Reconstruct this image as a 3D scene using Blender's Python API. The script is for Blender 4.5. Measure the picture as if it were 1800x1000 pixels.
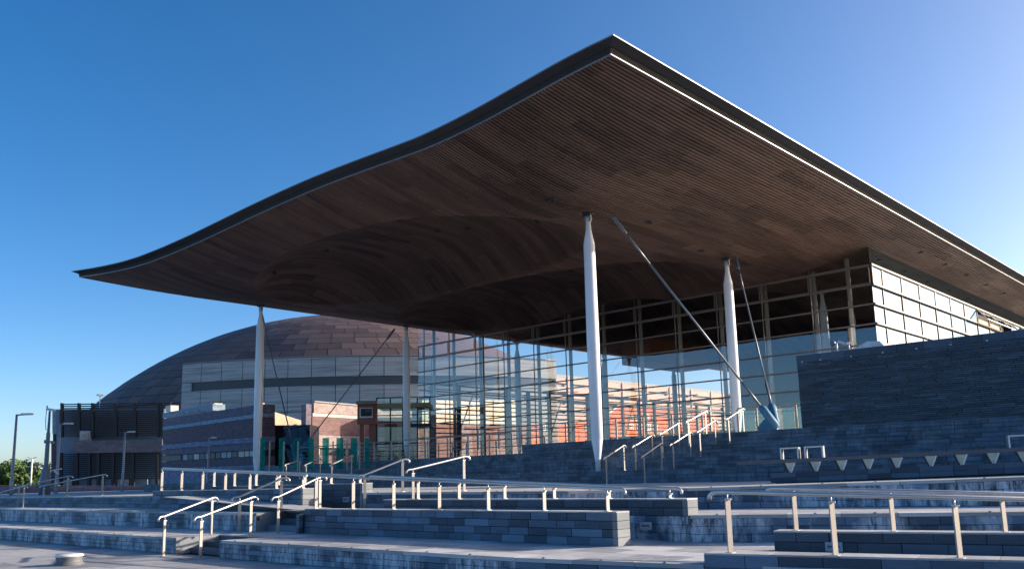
import bpy, bmesh, math, random
from mathutils import Vector, Matrix
import numpy as np
random.seed(7)
PI = math.pi
S = bpy.context.scene
for o in list(bpy.data.objects): bpy.data.objects.remove(o)
COL = S.collection

# ------------------------------------------------------------------ camera
PITCH, ROLL, HEAD, FPX, CX, CY = 0.170541808, -0.0259979909, 0.741993425, 1524.079, 913.503, 574.87
EYE = Vector((0, 0, 1.6))
fw = Vector((math.cos(HEAD)*math.cos(PITCH), math.sin(HEAD)*math.cos(PITCH), math.sin(PITCH)))
rt0 = Vector((math.sin(HEAD), -math.cos(HEAD), 0)); up0 = rt0.cross(fw)
rt = rt0*math.cos(ROLL) + up0*math.sin(ROLL); up = -rt0*math.sin(ROLL) + up0*math.cos(ROLL)
cam_d = bpy.data.cameras.new('camera'); cam = bpy.data.objects.new('camera', cam_d); COL.objects.link(cam)
cam.matrix_world = Matrix(((rt.x, up.x, -fw.x, EYE.x), (rt.y, up.y, -fw.y, EYE.y), (rt.z, up.z, -fw.z, EYE.z), (0, 0, 0, 1)))
cam_d.sensor_width = 36; cam_d.lens = FPX/1800*36
cam_d.shift_x = (900-CX)/1800; cam_d.shift_y = (CY-500)/1800
cam_d.clip_start = .1; cam_d.clip_end = 6000
S.camera = cam
# ------------------------------------------------------------------ sky, sun, exposure
SUN_EL, SUN_AZ = math.radians(17.0), math.radians(-36)
sd = Vector((math.cos(SUN_AZ)*math.cos(SUN_EL), math.sin(SUN_AZ)*math.cos(SUN_EL), math.sin(SUN_EL)))
W = bpy.data.worlds.new('World'); S.world = W; W.use_nodes = True
nt = W.node_tree; nt.nodes.clear()
sky = nt.nodes.new('ShaderNodeTexSky'); sky.sky_type = 'NISHITA'; sky.sun_disc = False
sky.sun_elevation = SUN_EL; sky.sun_rotation = math.atan2(sd.x, sd.y)
sky.altitude = 0; sky.air_density = .55; sky.dust_density = 1.5; sky.ozone_density = 0.3
hs = nt.nodes.new('ShaderNodeHueSaturation'); hs.inputs['Saturation'].default_value = 1.5
bg = nt.nodes.new('ShaderNodeBackground'); bg.inputs['Strength'].default_value = .15
wo = nt.nodes.new('ShaderNodeOutputWorld')
nt.links.new(sky.outputs[0], hs.inputs['Color']); nt.links.new(hs.outputs[0], bg.inputs['Color']); nt.links.new(bg.outputs[0], wo.inputs[0])
sl = bpy.data.lights.new('sun', 'SUN'); sl.energy = 5.0; sl.angle = math.radians(.5); sl.color = (1, .88, .75)
so = bpy.data.objects.new('sun', sl); COL.objects.link(so); so.rotation_euler = (-sd).to_track_quat('-Z', 'Y').to_euler()
so.location = (0, 0, 60)
S.view_settings.view_transform = 'Standard'; S.view_settings.look = 'None'; S.view_settings.gamma = 1
S.view_settings.exposure = 0.82; S.view_settings.use_curve_mapping = False
S.render.engine = 'CYCLES'
S.cycles.max_bounces = 8; S.cycles.transparent_max_bounces = 24; S.cycles.glossy_bounces = 4

# ------------------------------------------------------------------ measuring helpers (photo pixel -> point on a real plane)
def ray(px, py): return rt*((px-CX)/FPX) + up*(-(py-CY)/FPX) + fw
def onz(px, py, z): d = ray(px, py); return EYE + d*((z-EYE.z)/d.z)
def onx(px, py, x): d = ray(px, py); return EYE + d*((x-EYE.x)/d.x)
def ony(px, py, y): d = ray(px, py); return EYE + d*((y-EYE.y)/d.y)
def ond(px, py, D): return EYE + ray(px, py)*D

# ------------------------------------------------------------------ materials
def new_mat(name):
    m = bpy.data.materials.new(name); m.use_nodes = True
    t = m.node_tree; b = t.nodes['Principled BSDF']; return m, t, b
def mth(t, op, a, b=None, c=None):
    n = t.nodes.new('ShaderNodeMath'); n.operation = op
    for i, v in enumerate((a, b, c)):
        if v is None: continue
        if isinstance(v, (int, float)): n.inputs[i].default_value = v
        else: t.links.new(v, n.inputs[i])
    return n.outputs[0]
def mixc(t, fac, a, b, mode='MIX'):
    n = t.nodes.new('ShaderNodeMix'); n.data_type = 'RGBA'; n.blend_type = mode
    for i, v in ((0, fac), (6, a), (7, b)):
        if isinstance(v, (int, float)): n.inputs[i].default_value = v
        elif isinstance(v, tuple): n.inputs[i].default_value = (*v, 1)
        else: t.links.new(v, n.inputs[i])
    return n.outputs[2]
def noise(t, vec, scale, detail=3, rough=.55, sc=(1, 1, 1)):
    mp = t.nodes.new('ShaderNodeMapping'); mp.inputs['Scale'].default_value = sc; t.links.new(vec, mp.inputs[0])
    n = t.nodes.new('ShaderNodeTexNoise'); n.inputs['Scale'].default_value = scale
    n.inputs['Detail'].default_value = detail; n.inputs['Roughness'].default_value = rough
    t.links.new(mp.outputs[0], n.inputs['Vector']); return n.outputs[0]
def ramp(t, v, lo, hi):
    n = t.nodes.new('ShaderNodeMapRange'); n.inputs[1].default_value = lo; n.inputs[2].default_value = hi
    t.links.new(v, n.inputs[0]); n.clamp = True; return n.outputs[0]
def bump(t, b, h, strength=.3, dist=.01):
    n = t.nodes.new('ShaderNodeBump'); n.inputs['Strength'].default_value = strength; n.inputs['Distance'].default_value = dist
    t.links.new(h, n.inputs['Height']); t.links.new(n.outputs[0], b.inputs['Normal'])
def wpos(t): return t.nodes.new('ShaderNodeNewGeometry').outputs['Position']
def simple(name, col, rough=.5, metal=0, var=.12, scale=6, bmp=0):
    m, t, b = new_mat(name); p = wpos(t)
    n = noise(t, p, scale)
    c = mixc(t, ramp(t, n, .3, .7), tuple(x*(1-var) for x in col), tuple(min(1, x*(1+var)) for x in col))
    t.links.new(c, b.inputs['Base Color']); b.inputs['Roughness'].default_value = rough; b.inputs['Metallic'].default_value = metal
    if bmp: bump(t, b, noise(t, p, scale*8), bmp, .004)
    return m
def slate_mat(name, dark, light, stain=0.0, thin=False, rough=.55):
    m, t, b = new_mat(name); p = wpos(t)
    oi = mth(t, 'FRACT', mth(t, 'ADD', t.nodes.new('ShaderNodeObjectInfo').outputs['Random'], t.nodes.new('ShaderNodeNewGeometry').outputs['Random Per Island']))
    n1 = noise(t, p, .9, 4); n2 = noise(t, p, 7, 6, .7, (.45, .45, 5.0)); n3 = noise(t, p, 40, 3, .6)
    f = mth(t, 'ADD', mth(t, 'MULTIPLY', oi, .60), mth(t, 'ADD', mth(t, 'MULTIPLY', n1, .45), mth(t, 'MULTIPLY', n2, .7)))
    c = mixc(t, ramp(t, f, .6, 1.2), dark, light)
    if thin:
        sp = t.nodes.new('ShaderNodeSeparateXYZ'); t.links.new(p, sp.inputs[0])
        row = mth(t, 'FLOOR', mth(t, 'DIVIDE', sp.outputs[2], .075))
        xs = mth(t, 'FLOOR', mth(t, 'DIVIDE', mth(t, 'ADD', mth(t, 'ADD', sp.outputs[0], sp.outputs[1]), mth(t, 'MULTIPLY', row, .37)), .55))
        cv = t.nodes.new('ShaderNodeCombineXYZ'); t.links.new(row, cv.inputs[0]); t.links.new(xs, cv.inputs[1])
        wn = t.nodes.new('ShaderNodeTexWhiteNoise'); t.links.new(cv.outputs[0], wn.inputs[0])
        c = mixc(t, mth(t, 'MULTIPLY', wn.outputs[0], .55), c, tuple(x*.45 for x in dark))
    if stain:
        s1 = noise(t, p, 1.1, 4, .6, (1, 1, .6)); s2 = noise(t, p, 7, 4, .7, (1, 1, .22))
        s3 = noise(t, p, 22, 3, .7, (1, 1, .25))
        s = mth(t, 'MULTIPLY', ramp(t, s1, .44, .56), ramp(t, mth(t, 'ADD', mth(t, 'MULTIPLY', s2, .6), mth(t, 'MULTIPLY', s3, .4)), .40, .56))
        c = mixc(t, mth(t, 'MULTIPLY', s, stain), c, (.62, .66, .72))
    t.links.new(c, b.inputs['Base Color'])
    r = mth(t, 'ADD', rough-.12, mth(t, 'MULTIPLY', n2, .3)); t.links.new(r, b.inputs['Roughness'])
    bump(t, b, mth(t, 'ADD', n2, mth(t, 'MULTIPLY', n3, .4)), .55, .012)
    return m
M_SL = slate_mat('slate_block', (.030, .052, .080), (.125, .19, .275))
M_SLD = slate_mat('slate_block_dark', (.028, .042, .062), (.08, .115, .16))
M_SLS = slate_mat('slate_block_stained', (.030, .052, .080), (.12, .185, .27), stain=.8)
M_SLT = slate_mat('slate_thin_courses', (.045, .056, .075), (.10, .125, .16), thin=True)
M_SLU = slate_mat('slate_upper_steps', (.035, .050, .070), (.09, .13, .18), stain=.12)
M_SLLIT = slate_mat('slate_lit_copy', (.15, .165, .18), (.26, .275, .285), rough=.7)  # same slate for lit end faces and cheeks, sunlight put into the colour
M_PAVE = slate_mat('slate_paving', (.28, .285, .295), (.56, .55, .54), rough=.75)
M_PLAZA = slate_mat('plaza_paving', (.20, .205, .22), (.40, .395, .39), rough=.8)
M_CORE = simple('mortar', (.03, .035, .045), .9)
M_JOINT = simple('paving_joint', (.07, .07, .075), .9)
def steel(name, col, rough, aniso=False):
    m, t, b = new_mat(name); p = wpos(t)
    n = noise(t, p, 3, 3); n2 = noise(t, p, 60, 2, .6, (1, 1, .1))
    c = mixc(t, ramp(t, n, .3, .75), tuple(x*.8 for x in col), col); t.links.new(c, b.inputs['Base Color'])
    b.inputs['Metallic'].default_value = .85
    t.links.new(mth(t, 'ADD', rough, mth(t, 'MULTIPLY', n2, .15)), b.inputs['Roughness']); return m
M_STEEL = steel('brushed_steel', (.60, .59, .58), .34)
M_POST = steel('steel_flat_post', (.38, .345, .31), .5)
M_POST.node_tree.nodes['Principled BSDF'].inputs['Metallic'].default_value = .35
M_COL = simple('column_white_paint', (.74, .76, .80), .28, 0, .03, 1.2)
M_TIE = simple('tie_rod_paint', (.12, .15, .19), .4, .2)
M_ANCH = simple('anchor_blue_paint', (.03, .14, .26), .65, 0)
M_TRS = simple('side_transom_metal', (.10, .08, .075), .5, .2)
M_FASC = simple('fascia_metal', (.05, .053, .06), .5, .3, .1, 2)
M_FASL = simple('fascia_lower_metal', (.038, .039, .044), .55, .2, .08, 2)
M_FASE = simple('fascia_edge_metal', (.19, .195, .21), .4, .2, .04, 2)
for _m in (M_FASC, M_FASL):
    _b = _m.node_tree.nodes['Principled BSDF']; _b.inputs['Roughness'].default_value = .8; _b.inputs['Specular IOR Level'].default_value = .12; _b.inputs['Metallic'].default_value = 0
M_SOFB = simple('soffit_backing', (.012, .008, .007), .9)
M_ROOF = simple('roof_membrane', (.30, .31, .32), .7)
def wood_mat():
    m, t, b = new_mat('cedar_slats'); p = wpos(t)
    sp = t.nodes.new('ShaderNodeSeparateXYZ'); t.links.new(p, sp.inputs[0])
    sl_ = mth(t, 'FLOOR', mth(t, 'DIVIDE', mth(t, 'SUBTRACT', sp.outputs[1], 14.8), .15))
    grp = mth(t, 'FLOOR', mth(t, 'DIVIDE', sl_, 4.0))
    xb = mth(t, 'FLOOR', mth(t, 'ADD', mth(t, 'DIVIDE', sp.outputs[0], 3.2), mth(t, 'MULTIPLY', grp, .37)))
    xb1 = mth(t, 'FLOOR', mth(t, 'ADD', mth(t, 'DIVIDE', sp.outputs[0], 2.4), mth(t, 'MULTIPLY', sl_, .61)))
    def wn(a, b_):
        cv = t.nodes.new('ShaderNodeCombineXYZ'); t.links.new(a, cv.inputs[0]); t.links.new(b_, cv.inputs[1])
        w = t.nodes.new('ShaderNodeTexWhiteNoise'); t.links.new(cv.outputs[0], w.inputs[0]); return w.outputs[0]
    r1 = wn(grp, xb); r2 = wn(sl_, xb1)
    g = noise(t, p, 5, 4, .6, (.25, 3, 1))
    f = mth(t, 'ADD', mth(t, 'ADD', mth(t, 'MULTIPLY', r1, .50), mth(t, 'MULTIPLY', r2, .30)), mth(t, 'MULTIPLY', g, .28))
    c = mixc(t, ramp(t, f, .15, .95), (.055, .030, .024), (.185, .113, .086))
    t.links.new(c, b.inputs['Base Color']); b.inputs['Roughness'].default_value = .6
    return m
M_WOOD = wood_mat()
def glass_mat(name, tint, fac, rough=.01, wav=.0, gc=(.92, .95, 1)):
    m, t, b = new_mat(name); t.nodes.remove(b)
    tr = t.nodes.new('ShaderNodeBsdfTransparent'); tr.inputs[0].default_value = (*tint, 1)
    gl = t.nodes.new('ShaderNodeBsdfGlossy'); gl.inputs[0].default_value = (*gc, 1); gl.inputs['Roughness'].default_value = rough
    fr = t.nodes.new('ShaderNodeFresnel'); gg = t.nodes.new('ShaderNodeNewGeometry'); t.links.new(mth(t, 'SUBTRACT', 1.5, mth(t, 'MULTIPLY', gg.outputs['Backfacing'], .8333)), fr.inputs[0])
    f = mth(t, 'MINIMUM', mth(t, 'ADD', mth(t, 'MULTIPLY', fr.outputs[0], .95), fac), 1.0)
    mx = t.nodes.new('ShaderNodeMixShader'); t.links.new(f, mx.inputs[0]); t.links.new(tr.outputs[0], mx.inputs[1]); t.links.new(gl.outputs[0], mx.inputs[2])
    if wav:
        bm = t.nodes.new('ShaderNodeBump'); bm.inputs['Strength'].default_value = wav; bm.inputs['Distance'].default_value = .02
        t.links.new(noise(t, wpos(t), .8, 1), bm.inputs['Height']); t.links.new(bm.outputs[0], gl.inputs['Normal'])
    t.links.new(mx.outputs[0], t.nodes['Material Output'].inputs[0]); return m
M_GLF = glass_mat('facade_glass', (.90, .89, .87), .02, .01, .05)
M_GLS = glass_mat('coated_side_glass', (.30, .36, .42), .45, .01, .12, (.34, .46, .58))
M_GLB = glass_mat('balustrade_glass', (.80, .92, .90), .03)
def green_mat():
    m, t, b = new_mat('green_translucent_glass'); t.nodes.remove(b)
    a = t.nodes.new('ShaderNodeBsdfTransparent'); a.inputs[0].default_value = (.30, .80, .74, 1)
    d = t.nodes.new('ShaderNodeBsdfTranslucent'); d.inputs[0].default_value = (.05, .50, .44, 1)
    e = t.nodes.new('ShaderNodeBsdfDiffuse'); e.inputs[0].default_value = (.04, .38, .34, 1)
    x = t.nodes.new('ShaderNodeMixShader'); x.inputs[0].default_value = .5; t.links.new(d.outputs[0], x.inputs[1]); t.links.new(e.outputs[0], x.inputs[2])
    y = t.nodes.new('ShaderNodeMixShader'); t.links.new(ramp(t, noise(t, wpos(t), 2.2, 3), .1, 1.0), y.inputs[0]); t.links.new(a.outputs[0], y.inputs[1]); t.links.new(x.outputs[0], y.inputs[2])
    t.links.new(y.outputs[0], t.nodes['Material Output'].inputs[0]); return m
M_GREEN = green_mat()
M_GLD = glass_mat('dark_blue_glass', (.10, .16, .22), .25, .02)
M_TRANS = simple('transom_metal', (.21, .165, .15), .45, .3)
M_MULL = simple('facade_post_steel', (.62, .57, .50), .4, .2, .08)
M_DARK = simple('dark_metal', (.018, .022, .03), .5, .2)
M_LOUV = simple('black_louvre', (.012, .018, .028), .55, .1)
M_BLIND = simple('louvre_backing', (.13, .21, .30), .5)
M_BRONZE = None
def panel_mat(name, a, b_, rough=.45, metal=.2, bands=0, sc=1.0):
    m, t, b = new_mat(name); p = wpos(t)
    oi = mth(t, 'FRACT', mth(t, 'ADD', t.nodes.new('ShaderNodeObjectInfo').outputs['Random'], t.nodes.new('ShaderNodeNewGeometry').outputs['Random Per Island'])); n = noise(t, p, .25*sc, 4)
    f = mth(t, 'ADD', mth(t, 'MULTIPLY', oi, .55), mth(t, 'MULTIPLY', n, .6))
    c = mixc(t, ramp(t, f, .15, 1.0), a, b_)
    if bands:
        n2 = noise(t, p, .9, 3, .7, (.12, .12, bands)); c = mixc(t, ramp(t, n2, .35, .65), c, tuple(x*1.5 for x in b_))
    t.links.new(c, b.inputs['Base Color']); b.inputs['Roughness'].default_value = rough; b.inputs['Metallic'].default_value = metal; return m
M_BRONZE = panel_mat('bronze_cladding', (.085, .060, .056), (.19, .13, .115), .55, .05)
M_ZINC = panel_mat('ribbed_slate_cladding', (.16, .175, .18), (.27, .285, .285), .6, 0, bands=3.5)
M_ZSLOT = simple('dark_slot', (.055, .065, .075), .6)
def strata(name, a, b_, sc=3):
    m, t, b = new_mat(name); p = wpos(t)
    n = noise(t, p, sc*.55, 6, .85, (1, 1, 2.2)); c = mixc(t, ramp(t, n, .40, .62), a, b_)
    t.links.new(c, b.inputs['Base Color']); b.inputs['Roughness'].default_value = .75; bump(t, b, n, .6, .05); return m
M_ST1 = strata('strata_blue_slate', (.15, .21, .27), (.31, .40, .46))
M_ST2 = strata('strata_purple_slate', (.09, .078, .11), (.19, .16, .20))
M_ST3 = strata('strata_dark_plum', (.075, .048, .066), (.16, .10, .125))
M_ST4 = strata('strata_grey_violet', (.11, .12, .18), (.26, .28, .38))
M_STB = strata('slate_band_board', (.06, .065, .085), (.15, .15, .18), 2)
def brick_mat(name, c1, c2, mortar, scale=1.0):
    m, t, b = new_mat(name); p = wpos(t)
    sp = t.nodes.new('ShaderNodeSeparateXYZ'); t.links.new(p, sp.inputs[0])
    cv = t.nodes.new('ShaderNodeCombineXYZ'); t.links.new(mth(t, 'ADD', sp.outputs[0], sp.outputs[1]), cv.inputs[0]); t.links.new(sp.outputs[2], cv.inputs[1])
    br = t.nodes.new('ShaderNodeTexBrick'); t.links.new(cv.outputs[0], br.inputs['Vector'])
    br.inputs['Color1'].default_value = (*c1, 1); br.inputs['Color2'].default_value = (*c2, 1); br.inputs['Mortar'].default_value = (*mortar, 1)
    br.inputs['Scale'].default_value = scale; br.inputs['Mortar Size'].default_value = .012; br.inputs['Brick Width'].default_value = .6; br.inputs['Row Height'].default_value = .2
    n = noise(t, p, 1.5, 6, .8); c = mixc(t, mth(t, 'MULTIPLY', ramp(t, n, .42, .62), .75), br.outputs[0], tuple(min(1, x*1.5) for x in c2))
    t.links.new(c, b.inputs['Base Color']); b.inputs['Roughness'].default_value = .85; return m
M_BR1 = brick_mat('red_purple_rubble', (.13, .062, .058), (.21, .12, .11), (.24, .19, .18))
M_BR2 = brick_mat('pink_rubble', (.26, .18, .165), (.36, .28, .25), (.38, .32, .29))
M_BR3 = brick_mat('terracotta_brick', (.48, .10, .035), (.60, .15, .06), (.45, .16, .08))
M_SAND = strata('sandstone', (.50, .38, .24), (.60, .47, .31), 1)
M_PINK = simple('pink_render', (.60, .40, .32), .8, 0, .06, .3)
M_CREAM = simple('cream_render', (.62, .57, .48), .8)
M_WHITE = simple('white_paint', (.75, .75, .73), .5)
M_REDW = simple('red_timber_panel', (.30, .085, .05), .5)
M_YEL = simple('ochre_beam', (.30, .23, .10), .6)
M_INT = simple('interior_blue_grey_wall', (.06, .065, .085), .5)
M_INR = simple('interior_red_cedar', (.27, .09, .055), .5)
M_FLOOR = simple('hall_slate_floor', (.10, .11, .12), .35)
M_LAMP = simple('lamp_post_paint', (.38, .34, .34), .4, .3)
M_LAMPH = simple('lamp_head_grey', (.55, .55, .56), .4, .2)
M_POLE = simple('camera_pole_paint', (.16, .18, .22), .45, .2)
M_BOLC = simple('bollard_cap_white', (.70, .70, .68), .45)
M_BOLB = simple('bollard_iron', (.13, .13, .135), .6)
M_CONC = simple('light_housing', (.30, .36, .42), .6)
M_TIMB = simple('bench_timber', (.13, .11, .12), .6)
M_VSUP = simple('bench_support_metal', (.44, .41, .36), .35, .5)
def leaf_mat():
    m, t, b = new_mat('leaves'); p = wpos(t); oi = noise(t, p, 1.2, 4)
    t.links.new(mixc(t, ramp(t, oi, .3, .7), (.045, .09, .02), (.12, .19, .045)), b.inputs['Base Color']); b.inputs['Roughness'].default_value = .6; return m
M_LEAF = leaf_mat()

# ------------------------------------------------------------------ object helpers
def tag(o, label=None, cat=None, group=None, kind=None):
    if label: o['label'] = label
    if cat: o['category'] = cat
    if group: o['group'] = group
    if kind: o['kind'] = kind
    return o
def empty(name, loc, label=None, cat=None, group=None, kind=None):
    o = bpy.data.objects.new(name, None); COL.objects.link(o); o.location = loc; o.empty_display_size = .2
    return tag(o, label, cat, group, kind)
def wloc(o):
    v = Vector(o.location)
    while o.parent: o = o.parent; v = v + Vector(o.location)
    return v
class MB:
    def __init__(s): s.v = []; s.f = []; s.m = []; s.cur = 0; s.sm = []
    def quad(s, a, b, c, d):
        i = len(s.v); s.v += [tuple(a), tuple(b), tuple(c), tuple(d)]; s.f.append((i, i+1, i+2, i+3)); return s
    def box(s, p0, p1):
        x0, y0, z0 = p0; x1, y1, z1 = p1; i = len(s.v)
        s.v += [(x0, y0, z0), (x1, y0, z0), (x1, y1, z0), (x0, y1, z0), (x0, y0, z1), (x1, y0, z1), (x1, y1, z1), (x0, y1, z1)]
        for f in ((0, 3, 2, 1), (4, 5, 6, 7), (0, 1, 5, 4), (1, 2, 6, 5), (2, 3, 7, 6), (3, 0, 4, 7)): s.f.append(tuple(i+k for k in f))
        return s
    def obox(s, c, ax, ay, az, hx, hy, hz):
        c = Vector(c); ax = Vector(ax).normalized()*hx; ay = Vector(ay).normalized()*hy; az = Vector(az).normalized()*hz; i = len(s.v)
        for kz in (-1, 1):
            for kx, ky in ((-1, -1), (1, -1), (1, 1), (-1, 1)): s.v.append(tuple(c+ax*kx+ay*ky+az*kz))
        for f in ((0, 3, 2, 1), (4, 5, 6, 7), (0, 1, 5, 4), (1, 2, 6, 5), (2, 3, 7, 6), (3, 0, 4, 7)): s.f.append(tuple(i+k for k in f))
        return s
    def beam(s, a, b, w, h, upv=(0, 0, 1)):
        a = Vector(a); b = Vector(b); d = b-a; u = Vector(upv); x = d.cross(u)
        if x.length < 1e-6: x = d.cross(Vector((1, 0, 0)))
        x.normalize(); y = x.cross(d).normalized(); return s.obox((a+b)/2, d, x, y, d.length/2, w/2, h/2)
    def tube(s, pts, r, n=10, cap=True):
        pts = [Vector(p) for p in pts]; i0 = len(s.v); k = len(pts); rr = r if isinstance(r, (list, tuple)) else [r]*k
        prev = None
        for j, p in enumerate(pts):
            d = (pts[min(j+1, k-1)]-pts[max(j-1, 0)]).normalized()
            if prev is None: x = d.cross(Vector((0, 0, 1)) if abs(d.z) < .9 else Vector((1, 0, 0))).normalized()
            else: x = (prev-d*prev.dot(d)).normalized()
            prev = x; y = d.cross(x)
            for q in range(n):
                a = 2*PI*q/n; s.v.append(tuple(p+(x*math.cos(a)+y*math.sin(a))*rr[j]))
        for j in range(k-1):
            for q in range(n):
                a = i0+j*n+q; b = i0+j*n+(q+1) % n; s.f.append((a, b, b+n, a+n)); s.sm.append(len(s.f)-1)
        if cap: s.f.append(tuple(i0+q for q in range(n))[::-1]); s.f.append(tuple(i0+(k-1)*n+q for q in range(n)))
        return s
    def prism(s, poly, z0, z1):
        n = len(poly); i = len(s.v)
        a = sum(poly[k][0]*poly[(k+1) % n][1]-poly[(k+1) % n][0]*poly[k][1] for k in range(n))
        if a < 0: poly = poly[::-1]
        s.v += [(p[0], p[1], z0) for p in poly]+[(p[0], p[1], z1) for p in poly]
        s.f.append(tuple(i+k for k in range(n))[::-1]); s.f.append(tuple(i+n+k for k in range(n)))
        for k in range(n): s.f.append((i+k, i+(k+1) % n, i+n+(k+1) % n, i+n+k))
        return s
    def extr(s, prof, a, b, side=Vector((1, 0, 0))):
        # prof: list of 3D points; extrude by vector b-a
        n = len(prof); i = len(s.v); off = Vector(b)-Vector(a)
        s.v += [tuple(Vector(p)) for p in prof]+[tuple(Vector(p)+off) for p in prof]
        s.f.append(tuple(i+k for k in range(n))[::-1]); s.f.append(tuple(i+n+k for k in range(n)))
        for k in range(n): s.f.append((i+k, i+(k+1) % n, i+n+(k+1) % n, i+n+k))
        return s
    def build(s, name, mat, parent=None, loc=None, smooth=True, **kw):
        base = wloc(parent) if parent else Vector(loc or (0, 0, 0))
        me = bpy.data.meshes.new(name); me.from_pydata([(v[0]-base.x, v[1]-base.y, v[2]-base.z) for v in s.v], [], s.f)
        me.materials.append(mat)
        if smooth and s.sm:
            fl = [False]*len(s.f)
            for k in s.sm: fl[k] = True
            me.polygons.foreach_set('use_smooth', fl)
        me.update(); o = bpy.data.objects.new(name, me); COL.objects.link(o)
        if parent: o.parent = parent
        else: o.location = base
        return tag(o, **kw) if kw else o
def lathe(prof, c, n=20):
    mb = MB(); i = 0
    for r, z in prof:
        for q in range(n): a = 2*PI*q/n; mb.v.append((c[0]+r*math.cos(a), c[1]+r*math.sin(a), c[2]+z))
    for j in range(len(prof)-1):
        for q in range(n):
            a = j*n+q; b = j*n+(q+1) % n; mb.f.append((a, b, b+n, a+n)); mb.sm.append(len(mb.f)-1)
    mb.f.append(tuple(range(n))[::-1]); mb.f.append(tuple((len(prof)-1)*n+q for q in range(n)))
    return mb
def copy_tree(o, delta=None, parent=None):
    c = o.copy(); COL.objects.link(c); c.parent = parent
    if delta is not None: c.location = Vector(o.location)+Vector(delta)
    for ch in o.children: copy_tree(ch, None, c)
    return c

# blocks: shared meshes keyed by size -------------------------------------------------
BC = {}
def block_mesh(L, T, H, mat, ch=.006):
    k = (round(L, 2), round(T, 2), round(H, 3), mat.name)
    if k in BC: return BC[k]
    L, T, H = k[:3]; v = []; f = []
    def ring(y, i): return [(-L/2+i, y, i), (L/2-i, y, i), (L/2-i, y, H-i), (-L/2+i, y, H-i)]
    v += ring(T, 0)+ring(ch, 0)+ring(0, ch)          # local: x along, y into the wall, z up; front at y=0
    f.append((0, 3, 2, 1)); f.append((8, 9, 10, 11))
    for a, b in ((0, 4), (4, 8)):
        for q in range(4): f.append((a+q, a+(q+1) % 4, b+(q+1) % 4, b+q))
    me = bpy.data.meshes.new('slate_block'); me.from_pydata(v, [], f); me.materials.append(mat); me.update()
    BC[k] = me; return me
def clad(parent, a, b, z0, z1, rows, L, mat, T=.12, name='slate_block', gap=.005, skip=None, joined=False, proud=.006, out=0, pmats=None, z1b=None):
    """courses of blocks from a to b; the outer face looks to the right of a->b"""
    a = Vector((a[0], a[1], 0)); b = Vector((b[0], b[1], 0)); d = (b-a); ln = d.length; d.normalize(); nrm = Vector((d.y, -d.x, 0))
    ang = math.atan2(d.y, d.x); h = (z1-z0)/rows; z1a = z1; base = wloc(parent); mb = MB()
    for r in range(rows):
        s = 0; first = True
        while s < ln-.02:
            l = random.choice((.8, .9, 1, 1.1, 1.25))*L
            if first and r % 2: l *= .55
            first = False
            l = round(l, 2)
            if ln-s-l < .3*L: l = round(ln-s, 2)
            if z1b is not None: h = (z1a+(z1b-z1a)*(s+l/2)/ln-z0)/rows
            m = a+d*(s+l/2); pr = random.uniform(0, proud)+out
            if not (skip and skip(m.x, m.y)):
                me = block_mesh(l-gap, T, h-gap, mat if not pmats else random.choice(pmats))
                q = m+nrm*pr
                if joined:
                    c, sn = math.cos(ang), math.sin(ang); i = len(mb.v)
                    for vv in me.vertices:
                        x, y, z = vv.co; mb.v.append((q.x+x*c-y*sn, q.y+x*sn+y*c, z0+r*h+gap/2+z))
                    for p in me.polygons: mb.f.append(tuple(i+k for k in p.vertices))
                else:
                    o = bpy.data.objects.new(name, me); COL.objects.link(o); o.parent = parent
                    o.location = Vector((q.x, q.y, z0+r*h+gap/2))-base; o.rotation_euler = (0, 0, ang)
            s += l
    if joined and mb.v:
        o = mb.build(name, mat, parent); o['kind'] = 'stuff'; return o
# NOTE a->b with outer face on the right: walking +y, right is +x; so for faces looking at -x walk towards -y.

def offset_poly(poly, d): return poly
GRAN = 12
# ------------------------------------------------------------------ SETTING: plaza, terraces
Z1, Z2, Z3, ZU1, ZU2, ZU3, ZU4 = .38, .85, 1.27, 1.73, 2.19, 2.65, 3.1
pl = MB().box((-60, -80, -.4), (600, 900, -.03)).build('plaza_ground', M_PLAZA, kind='structure')
MB().prism([(60, -400), (3000, -400), (3000, 3000), (14.5, 3000), (14.5, 90), (60, 90)], -2, Z3-.06).build('upper_ground', M_PLAZA, kind='structure')
# paving slabs of the plaza nearest to the steps
pv = empty('plaza_paving', (7, 20, 0), kind='structure')
def slab_mesh(L, Wd, T, mat):
    k = ('s', round(L, 2), round(Wd, 2), T, mat.name)
    if k in BC: return BC[k]
    mb = MB().box((0, 0, -T), (L, Wd, 0)); me = bpy.data.meshes.new('paving_slab'); me.from_pydata(mb.v, [], mb.f); me.materials.append(mat); BC[k] = me; return me
def pave(parent, x0, x1, y0, y1, z, lx, ly, mat, test=None, gap=.008, T=.03, name='paving_slab'):
    base = wloc(parent); x = x0; r = 0
    while x < x1-.01:
        l = min(lx, x1-x); y = y0-(ly*.5 if r % 2 else 0)
        while y < y1-.01:
            ya = max(y, y0); yb = min(y+ly, y1)
            if yb-ya > .05 and (not test or test(x, x+l, ya, yb)):
                o = bpy.data.objects.new(name, slab_mesh(l-gap, yb-ya-gap, T, mat)); COL.objects.link(o); o.parent = parent
                o.location = Vector((x+gap/2, ya+gap/2, z+random.uniform(-.002, .002)))-base
            y += ly
        x += lx; r += 1
pave(pv, 5.2, 9.99, 13.0, 34, 0, .8, 1.2, M_PLAZA)
MB().box((-60, -80, -.03), (5.2, 900, -.004)).build('plaza_far_paving', M_PLAZA, kind='structure')
MB().box((5.2, 34, -.03), (9.99, 900, -.004)).build('plaza_far_paving', M_PLAZA, kind='structure')
MB().box((5.2, -80, -.03), (9.99, 13, -.004)).build('plaza_far_paving', M_PLAZA, kind='structure')

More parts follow.
